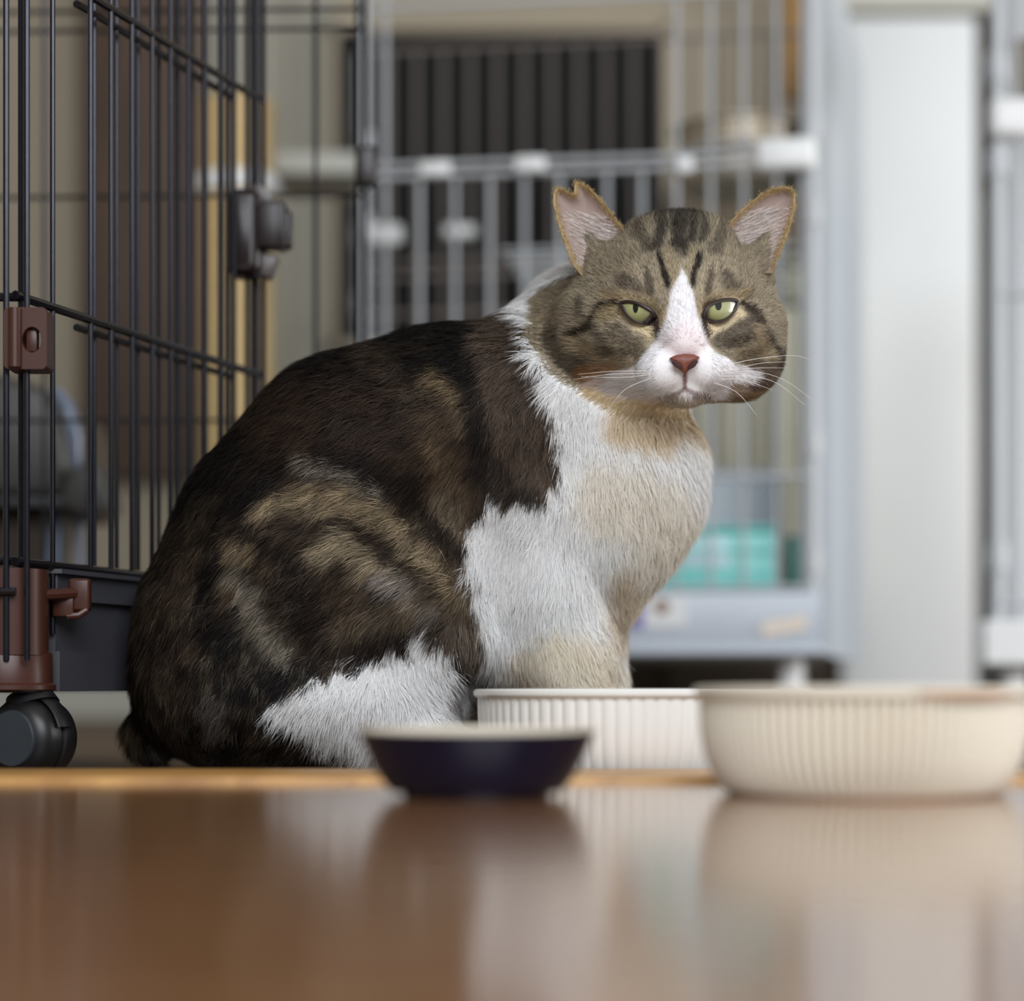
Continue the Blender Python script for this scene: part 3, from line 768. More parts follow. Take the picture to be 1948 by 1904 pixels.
# ---- value noise and coat pattern
def vnoise(p, seed=0):
    p = np.asarray(p, float); i = np.floor(p).astype(np.int64); f = p - i; f = f * f * (3 - 2 * f)
    def h(a):
        n = (a[:, 0] * 374761393 + a[:, 1] * 668265263 + a[:, 2] * 2147483647 + seed * 974711) & 0xffffffff
        n = ((n ^ (n >> 13)) * 1274126177) & 0xffffffff; return ((n ^ (n >> 16)) & 0xffff) / 65535.0
    r = 0
    for a in (0, 1):
        for b in (0, 1):
            for c in (0, 1):
                w_ = (f[:, 0] if a else 1 - f[:, 0]) * (f[:, 1] if b else 1 - f[:, 1]) * (f[:, 2] if c else 1 - f[:, 2])
                r = r + w_ * h(i + np.array([a, b, c]))
    return r
def sd_poly(x, y, poly):
    d = np.full(len(x), 1e18); ins = np.zeros(len(x), bool); n = len(poly)
    for i in range(n):
        ax_, ay = poly[i]; bx, by = poly[(i + 1) % n]; ex, ey = bx - ax_, by - ay
        t = np.clip(((x - ax_) * ex + (y - ay) * ey) / (ex * ex + ey * ey + 1e-9), 0, 1)
        d = np.minimum(d, (x - ax_ - ex * t) ** 2 + (y - ay - ey * t) ** 2)
        if ay != by: ins ^= ((ay > y) != (by > y)) & (x < ex * (y - ay) / (by - ay) + ax_)
    return np.where(ins, -1, 1) * np.sqrt(d)
def sd_line(x, y, pts):
    d = np.full(len(x), 1e18)
    for i in range(len(pts) - 1):
        ax_, ay = pts[i]; ex, ey = pts[i + 1][0] - ax_, pts[i + 1][1] - ay
        t = np.clip(((x - ax_) * ex + (y - ay) * ey) / (ex * ex + ey * ey + 1e-9), 0, 1)
        d = np.minimum(d, (x - ax_ - ex * t) ** 2 + (y - ay - ey * t) ** 2)
    return np.sqrt(d)
DARK = (24, 20, 19); TAN = (146, 129, 104); BRN = (74, 61, 50); WHT = (246, 245, 244); CRM = (236, 225, 205); TAB = (162, 150, 129)
BLK = (28, 25, 26); FAWN = (176, 158, 128); ORG = (186, 132, 78)
HEADP = [(1022, 640), (1030, 570), (1050, 515), (1085, 470), (1160, 420), (1240, 398), (1360, 398), (1410, 425), (1495, 470), (1512, 560), (1518, 650), (1505, 730), (1450, 775), (1380, 782), (1300, 790), (1200, 782), (1120, 740), (1060, 700)]
NECKW = [(985, 575), (1040, 490), (1110, 450), (1200, 600), (1300, 700), (1420, 770), (1380, 900), (1350, 1010), (1270, 1120), (1210, 1200), (1230, 1500), (940, 1500), (932, 1310), (912, 1150), (893, 1050), (885, 995), (925, 985), (922, 930), (958, 938), (1005, 955), (1045, 945), (1062, 900), (1066, 850), (1050, 770), (1026, 705), (1008, 640)]
HINDW = [(500, 1335), (560, 1308), (650, 1262), (720, 1255), (765, 1225), (790, 1188), (822, 1205), (850, 1255), (895, 1300), (925, 1360), (930, 1500), (700, 1500), (680, 1440), (620, 1405), (555, 1370)]
MUZ = [(1272, 590), (1276, 560), (1285, 538), (1297, 512), (1310, 540), (1322, 570), (1328, 605), (1338, 640), (1360, 672), (1400, 688), (1440, 700), (1440, 738), (1395, 752), (1350, 762), (1300, 772), (1230, 770), (1160, 752), (1110, 728), (1150, 716), (1195, 704), (1222, 680), (1248, 648), (1264, 620)]
# (kind, points, colour, half width or 0, feather, strength, ragged)
PAINT = [
 ('l', [(330, 1010), (300, 1180), (290, 1340)], BRN, 30, 44, .35, 14),
 ('l', [(372, 1050), (345, 1110), (360, 1160)], BRN, 14, 24, .8, 14),
 ('l', [(723, 670), (753, 708), (770, 740)], BRN, 14, 26, .75, 10),
 ('l', [(560, 790), (700, 800), (790, 860), (850, 910)], (62, 48, 38), 44, 60, .8, 12),
 ('l', [(837, 726), (880, 757), (888, 800)], (150, 130, 100), 9, 26, .8, 8),
 ('l', [(834, 800), (857, 862), (872, 912)], (136, 114, 82), 8, 26, .75, 8),
 ('l', [(820, 760), (880, 840), (880, 960), (905, 1010)], BRN, 24, 34, .8, 8),
 ('l', [(842, 945), (895, 1010), (908, 1128), (912, 1220)], (118, 104, 86), 14, 26, .85, 10),
 ('p', [(470, 1010), (560, 900), (700, 900), (820, 980), (900, 1100), (915, 1300), (870, 1260), (790, 1190), (640, 1250), (520, 1200)], BRN, 0, 60, .8, 18),
 ('l', [(585, 878), (644, 888), (694, 915), (745, 938)], (128, 120, 108), 5, 14, .9, 10),
 ('l', [(506, 972), (546, 942), (620, 928), (690, 950)], TAN, 8, 18, .9, 12),
 ('l', [(530, 958), (620, 958), (694, 958), (768, 1004), (832, 1062), (870, 1120)], (150, 134, 108), 12, 20, 1, 12),
 ('l', [(620, 1054), (669, 1028), (718, 1068), (792, 1108), (812, 1150)], (156, 142, 118), 11, 20, 1, 10),
 ('l', [(740, 1098), (795, 1112), (830, 1160)], (150, 142, 138), 12, 20, .8, 10),
 ('l', [(595, 996), (669, 990), (733, 1032), (795, 1080), (840, 1130)], (52, 42, 36), 6, 14, .85, 10),
 ('l', [(560, 985), (600, 975)], (52, 42, 36), 6, 14, .6, 10),
 ('l', [(447, 1030), (480, 1052), (500, 1030)], TAN, 8, 16, .85, 14),
 ('l', [(454, 1085), (494, 1138), (521, 1190), (552, 1232)], (140, 132, 118), 10, 18, .95, 16),
 ('l', [(480, 1180), (505, 1230)], (110, 100, 86), 8, 18, .7, 14),
 ('l', [(568, 1080), (592, 1140), (622, 1192)], (34, 28, 26), 24, 26, .85, 12),
 ('l', [(520, 1020), (560, 1050)], DARK, 10, 18, .7, 12),
 ('l', [(480, 1240), (520, 1290)], DARK, 20, 26, .7, 12),
 ('l', [(669, 1180), (740, 1165), (817, 1130)], (112, 100, 84), 14, 24, .7, 12),
 ('l', [(620, 1235), (700, 1225), (760, 1195)], (50, 43, 38), 14, 20, .8, 10),
 ('l', [(720, 905), (800, 945), (850, 1000), (882, 1050)], DARK, 5, 13, .85, 8),
 ('l', [(640, 850), (740, 880), (800, 920)], DARK, 8, 18, .7, 10),
 ('l', [(397, 1310), (430, 1340), (410, 1380)], (118, 110, 102), 9, 18, .7, 16),
 ('l', [(300, 1250), (350, 1290), (330, 1380)], (74, 62, 52), 14, 26, .7, 16),
 ('l', [(880, 1200), (905, 1250), (915, 1300)], (118, 106, 96), 16, 22, .9, 8),
 ('l', [(300, 1430), (400, 1450), (500, 1445), (650, 1450)], (136, 130, 126), 7, 18, .6, 16),
 ('p', [(905, 640), (960, 585), (1010, 590), (1030, 720), (1060, 800), (1068, 880), (1050, 940), (1005, 952), (955, 930), (925, 870), (905, 780)], (98, 84, 72), 0, 22, .9, 12),
 ('l', [(905, 690), (912, 800), (925, 890)], DARK, 9, 18, .9, 8),
 ('l', [(930, 860), (975, 910), (1010, 935)], (48, 42, 38), 14, 22, .75, 8),
 ('l', [(980, 610), (1005, 700), (1030, 790)], (66, 56, 48), 5, 16, .5, 8),
 ('p', NECKW, WHT, 0, 6, 1, 16),
 ('p', HINDW, WHT, 0, 9, 1, 20),
 ('l', [(860, 1330), (900, 1370), (895, 1420)], (130, 116, 108), 12, 18, .6, 12),
 ('l', [(1180, 800), (1290, 815), (1370, 800)], (220, 198, 160), 12, 40, .8, 10),
 ('l', [(1300, 850), (1340, 880)], WHT, 16, 26, .8, 8),
 ('l', [(1160, 930), (1240, 960), (1290, 1030), (1230, 1100)], CRM, 34, 70, .6, 12),
 ('l', [(1190, 1100), (1170, 1190)], (204, 182, 150), 18, 26, .6, 8),
 ('l', [(1010, 1260), (1060, 1240), (1130, 1270)], CRM, 36, 40, .8, 10),
 ('l', [(990, 1290), (1030, 1302)], (190, 158, 112), 8, 20, .7, 8),
]
HPAINT = [
 ('p', HEADP, TAB, 0, 8, 1, 5),
 ('l', [(1045, 560), (1040, 640)], (140, 126, 102), 16, 22, .6, 6),
 ('l', [(1190, 412), (1260, 402), (1360, 404)], (44, 40, 38), 11, 16, .9, 6),
 ('l', [(1262, 415), (1255, 450), (1247, 480)], (44, 40, 38), 6, 9, .85, 5),
 ('l', [(1295, 415), (1290, 450), (1294, 472)], BLK, 10, 14, .85, 8),
 ('l', [(1322, 420), (1316, 462)], BLK, 4, 9, .85, 6),
 ('l', [(1340, 415), (1336, 465)], BLK, 4, 9, .75, 6),
 ('l', [(1215, 440), (1232, 480)], (70, 62, 54), 6, 10, .7, 5),
 ('l', [(1380, 430), (1360, 480)], (70, 62, 54), 6, 10, .6, 5),
 ('l', [(1273, 485), (1285, 535)], (158, 144, 118), 7, 8, .8, 3),
 ('l', [(1318, 485), (1312, 530)], (158, 144, 118), 6, 8, .8, 3),
 ('l', [(1256, 494), (1264, 520), (1270, 545)], BLK, 4, 5, .95, 2),
 ('l', [(1331, 492), (1322, 518), (1318, 542)], BLK, 4, 5, .95, 2),
 ('l', [(1232, 520), (1240, 560)], (72, 60, 50), 4, 6, .75, 2),
 ('l', [(1352, 520), (1347, 560)], (72, 60, 50), 4, 6, .75, 2),
 ('l', [(1190, 535), (1222, 556)], (78, 68, 58), 9, 11, .7, 4),
 ('l', [(1378, 530), (1392, 548)], (78, 68, 58), 8, 11, .65, 4),
 ('l', [(1160, 566), (1205, 568), (1240, 578), (1258, 600), (1260, 625)], FAWN, 6, 8, .9, 3),
 ('l', [(1330, 610), (1336, 585), (1360, 568), (1410, 562)], FAWN, 6, 8, .9, 3),
 ('l', [(1178, 578), (1150, 584), (1136, 604), (1120, 626), (1090, 640)], (42, 32, 28), 4, 5, .95, 3),
 ('l', [(1112, 575), (1110, 600)], (62, 52, 46), 4, 8, .7, 3),
 ('l', [(1130, 622), (1150, 640), (1165, 672)], (70, 60, 50), 4, 7, .7, 3),
 ('l', [(1152, 604), (1165, 592), (1182, 594)], (150, 134, 100), 8, 8, .8, 3),
 ('l', [(1175, 630), (1205, 650), (1210, 665)], (76, 68, 56), 10, 12, .7, 5),
 ('l', [(1150, 668), (1190, 668)], (86, 76, 60), 6, 10, .6, 4),
 ('l', [(1095, 655), (1125, 672)], FAWN, 10, 12, .6, 5),
 ('l', [(1050, 640), (1080, 680), (1115, 700)], (66, 58, 52), 12, 14, .75, 5),
 ('l', [(1120, 706), (1160, 700), (1172, 708)], ORG, 4, 14, .45, 7),
 ('l', [(1214, 622), (1232, 628), (1240, 640)], (216, 200, 164), 6, 6, .95, 2),
 ('l', [(1243, 606), (1254, 622), (1250, 642)], (58, 40, 34), 4, 4, .9, 2),
 ('l', [(1354, 632), (1385, 615), (1412, 592)], (216, 200, 168), 8, 7, .95, 2),
 ('l', [(1338, 606), (1338, 624), (1345, 636)], (52, 38, 34), 4.5, 4, .95, 2),
 ('l', [(1412, 578), (1436, 598), (1452, 640), (1475, 672), (1492, 680)], (50, 40, 36), 5, 6, .95, 3),
 ('l', [(1372, 650), (1400, 630), (1428, 612)], (92, 82, 72), 11, 10, .8, 4),
 ('l', [(1385, 655), (1430, 640)], (74, 64, 56), 6, 8, .7, 4),
 ('l', [(1440, 625), (1446, 665), (1462, 680)], FAWN, 7, 10, .6, 4),
 ('p', MUZ, (240, 238, 240), 0, 5, 1, 3),
 ('l', [(1120, 745), (1180, 770), (1300, 782), (1380, 775)], (212, 190, 152), 9, 14, .8, 5),
 ('l', [(1400, 745), (1440, 752), (1470, 745)], (158, 134, 104), 12, 12, .85, 4),
 ('l', [(1110, 715), (1150, 725)], ORG, 4, 12, .35, 5),
 ('l', [(1430, 694), (1500, 692)], (96, 76, 60), 6, 6, .8, 4),
 ('l', [(1445, 712), (1480, 708)], (70, 52, 42), 5, 5, .8, 4),
 ('l', [(1478, 694), (1495, 700)], (84, 54, 36), 6, 6, .85, 3),
 ('l', [(1476, 706), (1488, 708)], BLK, 6, 5, .85, 3),
 ('l', [(1440, 726), (1472, 732)], (84, 66, 56), 5, 5, .8, 4),
 ('l', [(1425, 736), (1462, 744)], (96, 66, 52), 5, 6, .75, 4),
 ('l', [(1290, 655), (1303, 640), (1316, 655)], (240, 224, 226), 16, 20, .6, 2),
 ('l', [(1303, 712), (1303, 738)], (120, 82, 82), 2.6, 4, .9, 1),
 ('l', [(1303, 740), (1286, 750), (1268, 755)], (128, 104, 98), 2.5, 4, .85, 1),
 ('l', [(1303, 740), (1322, 748), (1350, 753)], (128, 104, 98), 2.5, 4, .8, 1),
 ('l', [(1270, 764), (1303, 768), (1336, 764)], (196, 182, 162), 8, 9, .8, 3),
]
def project(p): return CX + F * p[:, 0] / p[:, 1], HY - F * (p[:, 2] - CAMH) / p[:, 1]
def coat(p, agouti=None):
    x, y = project(p); n = len(x)
    n1 = vnoise(p * 180, 1) - .5; n2 = vnoise(p * 180, 2) - .5; n3 = vnoise(p * 480, 3) - .5; n4 = vnoise(p * 480, 4) - .5
    col = np.tile(np.array(lin(DARK)), (n, 1))
    mo = np.clip((vnoise(p * np.array([85, 85, 60]), 5) - .5) * 3, 0, 1) * np.clip((y - 880) / 200, 0.15, 1)
    col = col * (1 - .55 * mo[:, None]) + .55 * mo[:, None] * np.array(lin((104, 88, 68)))
    streak = .55 * vnoise(p * np.array([240., 240., 330.]), 21) + .45 * vnoise(p * 560, 22)
    head = (p[:, 1] < CY0 - 0.005) & ((sd_poly(x, y, HEADP) < 12) | ((y < 505) & (x > 1045)))
    col[head] = np.array(lin(TAB))
    for lst, msk in ((PAINT, ~head), (HPAINT, head)):
        ii = np.nonzero(msk)[0]
        if len(ii) == 0: continue
        X, Y_ = x[ii], y[ii]
        for kind, pts, c, hw, fe, st, rag in lst:
            xx = X + rag * (1.6 * n1[ii] + 1.0 * n3[ii]) * 1.2; yy = Y_ + rag * (1.6 * n2[ii] + 1.0 * n4[ii]) * 1.2
            d = sd_poly(xx, yy, pts) if kind == 'p' else sd_line(xx, yy, pts) - hw
            a = np.clip(.5 - d / fe, 0, 1) if kind == 'p' else np.clip(1 - d / fe, 0, 1)
            a = a * a * (3 - 2 * a) * st
            if lst is PAINT and sum(c) < 480 and sum(c) > 130: a = a * np.clip(0.1 + 1.6 * streak[ii], 0, 1)
            col[ii] = col[ii] * (1 - a[:, None]) + a[:, None] * np.array(lin(c))
    bodym = (~head) & (col.mean(1) < .3)
    fl = .55 + .9 * vnoise(p * 330, 31) ; col[bodym] *= fl[bodym][:, None]
    sp_ = np.clip((vnoise(p * 420, 32) - .62) * 5, 0, 1) * np.clip((y - 900) / 250, .15, 1) * .45
    sp_ = np.where(bodym, sp_, 0)[:, None]; col = col * (1 - sp_) + sp_ * np.array(lin((122, 110, 94)))
    if agouti is not None:
        lum = col.mean(1); k = np.where(lum > .45, 0.08, 0.55) 
        col = col * (1 + k[:, None] * agouti[:, None])
    return np.clip(col, 0.004, 0.9), head

# ---- ears: cupped shells, added to the same body mesh
EARS = []; EPTS = []
def ear(outline, Yb, cup, lean, side_):
    pts = [Vector(p) for p in outline]; n = len(pts)
    xs = [p.x for p in pts]; ys = [p.y for p in pts]
    extra = [Vector((x, y)) for x in np.arange(min(xs), max(xs), 5.0) for y in np.arange(min(ys), max(ys), 5.0) if inside_poly(x, y, outline)]
    allp = pts + extra
    r = delaunay_2d_cdt(allp, [(i, (i + 1) % n) for i in range(n)], [], 0, 1e-4)
    P2 = np.array([(v.x, v.y) for v in r[0]]); d = -sd_poly(P2[:, 0], P2[:, 1] + 1e-3, [o for o in outline if True])
    d = np.maximum(d, 0); yb = max(ys)
    dc = cup * (1 - np.exp(-d / 22.0)); up = (yb - P2[:, 1])
    dep = dc + lean * up
    front = np.array([P(a, b, Yb + dd * PS) for (a, b), dd in zip(P2, dep)])
    th = 5 + 12 * np.clip(1 - up / 60, 0, 1)
    back = np.array([P(a, b, Yb + (dd + t) * PS) for (a, b), dd, t in zip(P2, dep, th)])
    F_ = []
    cnt = {}
    for f in r[2]:
        c_ = np.mean([P2[i] for i in f], 0)
        if not inside_poly(c_[0], c_[1], outline): continue
        F_.append(list(f)); F_.append([i + len(P2) for i in f][::-1])
        for i in range(len(f)): cnt[(f[i], f[(i + 1) % len(f)])] = 1
    for (i, j) in list(cnt):
        if (j, i) not in cnt: F_.append([i, i + len(P2), j + len(P2), j])
    N2 = len(P2)
    # colour: tan rim, pink-grey inside with pale hair, dark tabby outside
    rim = np.clip(1.25 - d / 9, 0, 1); low = np.clip(1 - up / 50, 0, 1) * .9
    inn = np.array(lin((156, 138, 130))); rimc = np.array(lin((176, 150, 106))); tabc = np.array(lin((136, 120, 100)))
    cf = inn * (1 - rim[:, None]) + rimc * rim[:, None]; cf = cf * (1 - low[:, None]) + tabc * low[:, None]
    cb = np.tile(np.array(lin((110, 96, 76))), (N2, 1))
    EPTS.append((front, d, up, side_))
    EARS.append((np.concatenate([front, back]), F_, np.concatenate([cf, cb]), np.concatenate([d, 0 * d])))
EL = [(1110, 530), (1088, 500), (1074, 462), (1060, 420), (1052, 385), (1053, 366), (1060, 358), (1070, 359), (1080, 364), (1092, 369), (1093, 350), (1098, 346), (1110, 350), (1126, 362), (1146, 382), (1166, 408), (1184, 432), (1200, 458), (1210, 500), (1170, 535)]
ER = [(1375, 480), (1374, 450), (1384, 430), (1402, 408), (1424, 388), (1446, 371), (1468, 360), (1490, 355), (1505, 358), (1513, 370), (1513, 392), (1506, 420), (1496, 452), (1482, 486), (1470, 520), (1420, 520)]
ear(EL, CY0 - 158 * PS, 40, 0.25, -1)
ear(ER, CY0 - 150 * PS, 40, 0.25, 1)

cat = thing('cat', 'brown tabby and white cat sitting on the floor, head turned to the camera', 'cat', (P(700, 0, CY0).x, CY0, LOW))
allV = [V]; faces = [list(map(int, q)) for q in Q]
colV, headm = coat(V, None); cols = [colV]; off = len(V)
for ev, ef, ec, ed_ in EARS:
    allV.append(ev); cols.append(ec); faces += [[i + off for i in f] for f in ef]; off += len(ev)
allV = np.concatenate(allV); cols = np.concatenate(cols)
me = bpy.data.meshes.new('body'); me.from_pydata(allV.tolist(), [], faces); me.update()
ca_ = me.color_attributes.new('coat', 'FLOAT_COLOR', 'POINT')
ca_.data.foreach_set('color', np.concatenate([cols, np.ones((len(cols), 1))], 1).astype(np.float32).ravel())
me.polygons.foreach_set('use_smooth', [True] * len(me.polygons))
def coatmat(name, rough, spec, trans=0.0, sheen=0.0):
    m = bpy.data.materials.new(name); m.use_nodes = True; nt = m.node_tree; b = nt.nodes['Principled BSDF']
    a = nt.nodes.new('ShaderNodeVertexColor'); a.layer_name = 'coat'
    nt.links.new(a.outputs['Color'], b.inputs['Base Color']); b.inputs['Roughness'].default_value = rough; b.inputs['Specular IOR Level'].default_value = spec
    return m
M_skin = coatmat('coat_skin', 0.8, 0.1); M_fur = coatmat('coat_fur', 0.6, 0.14)
nt = M_fur.node_tree; _t = nt.nodes.new('ShaderNodeBsdfTranslucent'); _m = nt.nodes.new('ShaderNodeMixShader'); _m.inputs[0].default_value = 0.3
_vc = [n for n in nt.nodes if n.bl_idname == 'ShaderNodeVertexColor'][0]; _o = [n for n in nt.nodes if n.bl_idname == 'ShaderNodeOutputMaterial'][0]
nt.links.new(_vc.outputs['Color'], _t.inputs['Color']); nt.links.new(nt.nodes['Principled BSDF'].outputs[0], _m.inputs[1]); nt.links.new(_t.outputs[0], _m.inputs[2]); nt.links.new(_m.outputs[0], _o.inputs['Surface'])
me.materials.append(M_skin)
body = bpy.data.objects.new('body', me); C.objects.link(body); body.parent = cat; body.matrix_parent_inverse = Matrix.Translation(-cat.location)
bvh = BVHTree.FromPolygons(V.tolist(), [tuple(map(int, q)) for q in Q])
def on_cat(px, py):
    o = Vector((0, 0, CAMH)); d = (P(px, py, 1.0) - o).normalized()
    h = bvh.ray_cast(o, d); return h[0], h[1]

# ---- fur strands
EYEL = [(1180, 577), (1196, 574), (1214, 578), (1232, 587), (1244, 597), (1249, 610), (1243, 615), (1226, 616), (1208, 611), (1194, 600), (1186, 588)]
EYER = [(1402, 573), (1386, 570), (1366, 573), (1350, 581), (1341, 592), (1337, 606), (1342, 610), (1358, 612), (1376, 609), (1391, 600), (1400, 586)]
NOSE = [(1274, 681), (1286, 675), (1303, 673), (1320, 674), (1331, 679), (1324, 691), (1312, 703), (1303, 712), (1294, 704), (1282, 692)]
Vn = V; q4 = Q
tri = np.concatenate([q4[:, [0, 1, 2]], q4[:, [0, 2, 3]]]); hair_len_scale = np.ones(len(tri))
nv = np.zeros_like(Vn); fn = np.cross(Vn[tri[:, 1]] - Vn[tri[:, 0]], Vn[tri[:, 2]] - Vn[tri[:, 0]])
for a in range(3): np.add.at(nv, tri[:, a], fn)
nv /= np.linalg.norm(nv, axis=1)[:, None] + 1e-12
area_ = np.linalg.norm(fn, axis=1) / 2; cen = Vn[tri].mean(1); nf = fn / (np.linalg.norm(fn, axis=1)[:, None] + 1e-12)
wgt = area_ * np.where(nf[:, 1] > 0.35, 0.35, 1.0) * np.where(cen[:, 2] < LOW + 0.003, 0.0, 1.0)
cxx, cyy = project(cen)
inhead = (cen[:, 1] < CY0 - 0.005) & (sd_poly(cxx, cyy, HEADP) < 5) & (cyy < 785)
wgt *= np.where(inhead, 2.2, 1.0)
NS = 360000
ti = RNG.choice(len(tri), NS, p=wgt / wgt.sum())
r1 = np.sqrt(RNG.random(NS)); r2 = RNG.random(NS); bw_ = np.stack([1 - r1, r1 * (1 - r2), r1 * r2], 1)
p0 = (Vn[tri[ti]] * bw_[:, :, None]).sum(1); n0 = (nv[tri[ti]] * bw_[:, :, None]).sum(1); n0 /= np.linalg.norm(n0, axis=1)[:, None]
x0, y0 = project(p0)
keep = (sd_poly(x0, y0, EYEL) > 3) & (sd_poly(x0, y0, EYER) > 3) & (sd_poly(x0, y0, NOSE) > 1)
p0, n0, x0, y0 = p0[keep], n0[keep], x0[keep], y0[keep]; NS = len(p0)
col0, hd = coat(p0, RNG.uniform(-1, 1, NS) ** 3 * 1.3 + (vnoise(p0 * 900, 9) - .5) * .8)
# combing field
GUIDE = [(950, 650, -.8, .5), (850, 650, -1, .2), (700, 680, -1, .4), (560, 780, -.9, .6), (400, 950, -.6, .9), (300, 1150, -.25, 1), (280, 1350, 0, 1),
 (760, 850, -1, .5), (600, 950, -1, .35), (700, 1000, -1, .0), (850, 1100, -.9, -.0), (800, 1150, -.8, .5), (700, 1200, -.7, .7), (600, 1150, -.8, .4), (480, 1100, -.7, .7), (480, 1300, -.4, .9),
 (760, 1280, .3, 1), (700, 1350, -.3, .9), (560, 1350, -.6, .8), (850, 1300, .8, 1), (600, 1440, -.2, 1), (900, 1200, .1, 1), (900, 1000, -.3, 1),
 (980, 700, -.6, 1), (1000, 880, -.3, 1), (1030, 620, -.8, .5), (1100, 850, -.1, 1), (1250, 850, .15, 1), (1340, 900, .4, 1), (1300, 1020, .3, 1), (1180, 1000, .1, 1), (1200, 1150, .2, 1),
 (1000, 1100, -.1, 1), (1060, 1240, .35, 1), (1140, 1250, .5, .9), (950, 1150, .0, 1), (1080, 1400, .1, 1)]
g = np.array(GUIDE, float); gd = g[:, 2:] / np.linalg.norm(g[:, 2:], axis=1)[:, None]
ww = 1.0 / ((x0[:, None] - g[None, :, 0]) ** 2 + (y0[:, None] - g[None, :, 1]) ** 2 + 900) ** 1.6
fd = (ww @ gd); fd /= np.linalg.norm(fd, axis=1)[:, None] + 1e-9
# on the head the coat runs away from the nose
hx, hy = x0 - 1303, y0 - 660
rad = np.stack([hx, hy], 1) / (np.hypot(hx, hy)[:, None] + 1e-6)
upm = np.clip((640 - y0) / 60, 0, 1) * np.clip(1 - np.abs(hx) / 140, 0, 1); rad = rad * (1 - upm[:, None]) + upm[:, None] * np.stack([hx / 300, -np.ones(NS)], 1)
rad /= np.linalg.norm(rad, axis=1)[:, None] + 1e-9
fd = np.where(hd[:, None], rad, fd)
d3 = np.stack([fd[:, 0], np.zeros(NS) + .05, -fd[:, 1]], 1)
lum = col0.mean(1)
cl = np.stack([vnoise(p0 * 130, 11) - .5, vnoise(p0 * 130, 12) - .5, vnoise(p0 * 130, 13) - .5], 1) + .7 * np.stack([vnoise(p0 * 330, 14) - .5, vnoise(p0 * 330, 15) - .5, vnoise(p0 * 330, 16) - .5], 1)
d3 = d3 + cl * np.where(hd, .35, np.where(lum > .4, .7, .95))[:, None] + RNG.normal(0, .16, (NS, 3))
d3 -= n0 * (d3 * n0).sum(1)[:, None]; d3 /= np.linalg.norm(d3, axis=1)[:, None] + 1e-9
L = np.where(hd, 0.0048, 0.0125) * np.where((lum > .4) & ~hd, 1.15, 1.0)
cheek = np.clip((np.hypot((x0 - 1300) / 1.0, (y0 - 620)) - 110) / 90, 0, 1); L = np.where(hd, L * (0.7 + .9 * cheek), L); L = np.where(hd & (y0 < 440), L * 1.35, L)
L = L * RNG.uniform(.65, 1.25, NS)
L = np.where(np.hypot(x0 - 1300, y0 - 700) < 50, np.where(hd, L * .55, L), L)
lift = np.where(hd, .30, .34) * RNG.uniform(.4, 1.5, NS)
W0 = np.where(hd, .00014, .00019)
bend = np.array([0, 0, -1.0]) * np.where(hd, 0.0, .18)[:, None]
u1 = d3 + n0 * lift[:, None]; u1 /= np.linalg.norm(u1, axis=1)[:, None]
u2 = d3 + n0 * (lift * .45)[:, None] + bend; u2 /= np.linalg.norm(u2, axis=1)[:, None]
# ear hair: pale strands inside, a short tan fringe along the rim
for fr, ed2, up_, sg in EPTS:
    for kind, cnt_ in (('in', 1500), ('rim', 2600)):
        pool = np.nonzero((ed2 > 6) & (up_ > 5) & (up_ < 125) if kind == 'in' else (ed2 < 9) & (up_ > 8))[0]
        ii = RNG.choice(pool, cnt_); q = fr[ii] + RNG.normal(0, .0007, (cnt_, 3)); m_ = len(q)
        nrm_ = np.tile([0, -1.0, 0.1], (m_, 1))
        if kind == 'in':
            dr = np.stack([np.full(m_, sg * 1.0), np.full(m_, -.22), np.full(m_, .35)], 1) + RNG.normal(0, .14, (m_, 3)); l_ = RNG.uniform(.003, .0095, m_) * np.clip(ed2[ii] / 22, .2, 1)
            c_ = np.array(lin((226, 216, 210))) * RNG.uniform(.7, 1.1, (m_, 1))
        else:
            dr = np.stack([np.full(m_, sg * .25), np.full(m_, .1), np.full(m_, 1.0)], 1) + RNG.normal(0, .35, (m_, 3)); l_ = RNG.uniform(.0008, .002, m_)
            c_ = np.array(lin((176, 152, 110))) * RNG.uniform(.6, 1.15, (m_, 1))
        dr /= np.linalg.norm(dr, axis=1)[:, None]
        p0 = np.concatenate([p0, q]); n0 = np.concatenate([n0, nrm_]); u1 = np.concatenate([u1, dr]); u2 = np.concatenate([u2, dr]); L = np.concatenate([L, l_])
        W0 = np.concatenate([W0, np.full(m_, .00013)]); col0 = np.concatenate([col0, c_]); cl = np.concatenate([cl, np.zeros((m_, 3))]); lum = np.concatenate([lum, np.full(m_, .5)])
NS = len(p0)
pr_ = p0 - n0 * .0004; pm = pr_ + u1 * (L * .5)[:, None]; pt = pm + u2 * (L * .5)[:, None]
for a in (pm, pt): a[:, 2] = np.maximum(a[:, 2], LOW + .0006)
side_n = n0 + RNG.normal(0, .42, (NS, 3))                   # each strand is a narrow blade lying on the coat, turned a little at random
sd = np.cross(side_n, u1); sd /= np.linalg.norm(sd, axis=1)[:, None] + 1e-9; sd *= W0[:, None]
VV = np.stack([pr_ - sd, pr_ + sd, pm - sd * .8, pm + sd * .8, pt], 1).reshape(-1, 3)
base = np.arange(NS)[:, None] * 5
loops = np.concatenate([base + np.array([0, 2, 3, 1]), base + np.array([2, 4, 3])], 1).ravel()
fm = bpy.data.meshes.new('fur'); fm.vertices.add(NS * 5); fm.vertices.foreach_set('co', VV.astype(np.float32).ravel())
fm.loops.add(len(loops)); fm.loops.foreach_set('vertex_index', loops.astype(np.int32))
fm.polygons.add(NS * 2); st_ = (np.arange(NS)[:, None] * 7 + np.array([0, 4])).ravel(); fm.polygons.foreach_set('loop_start', st_.astype(np.int32))
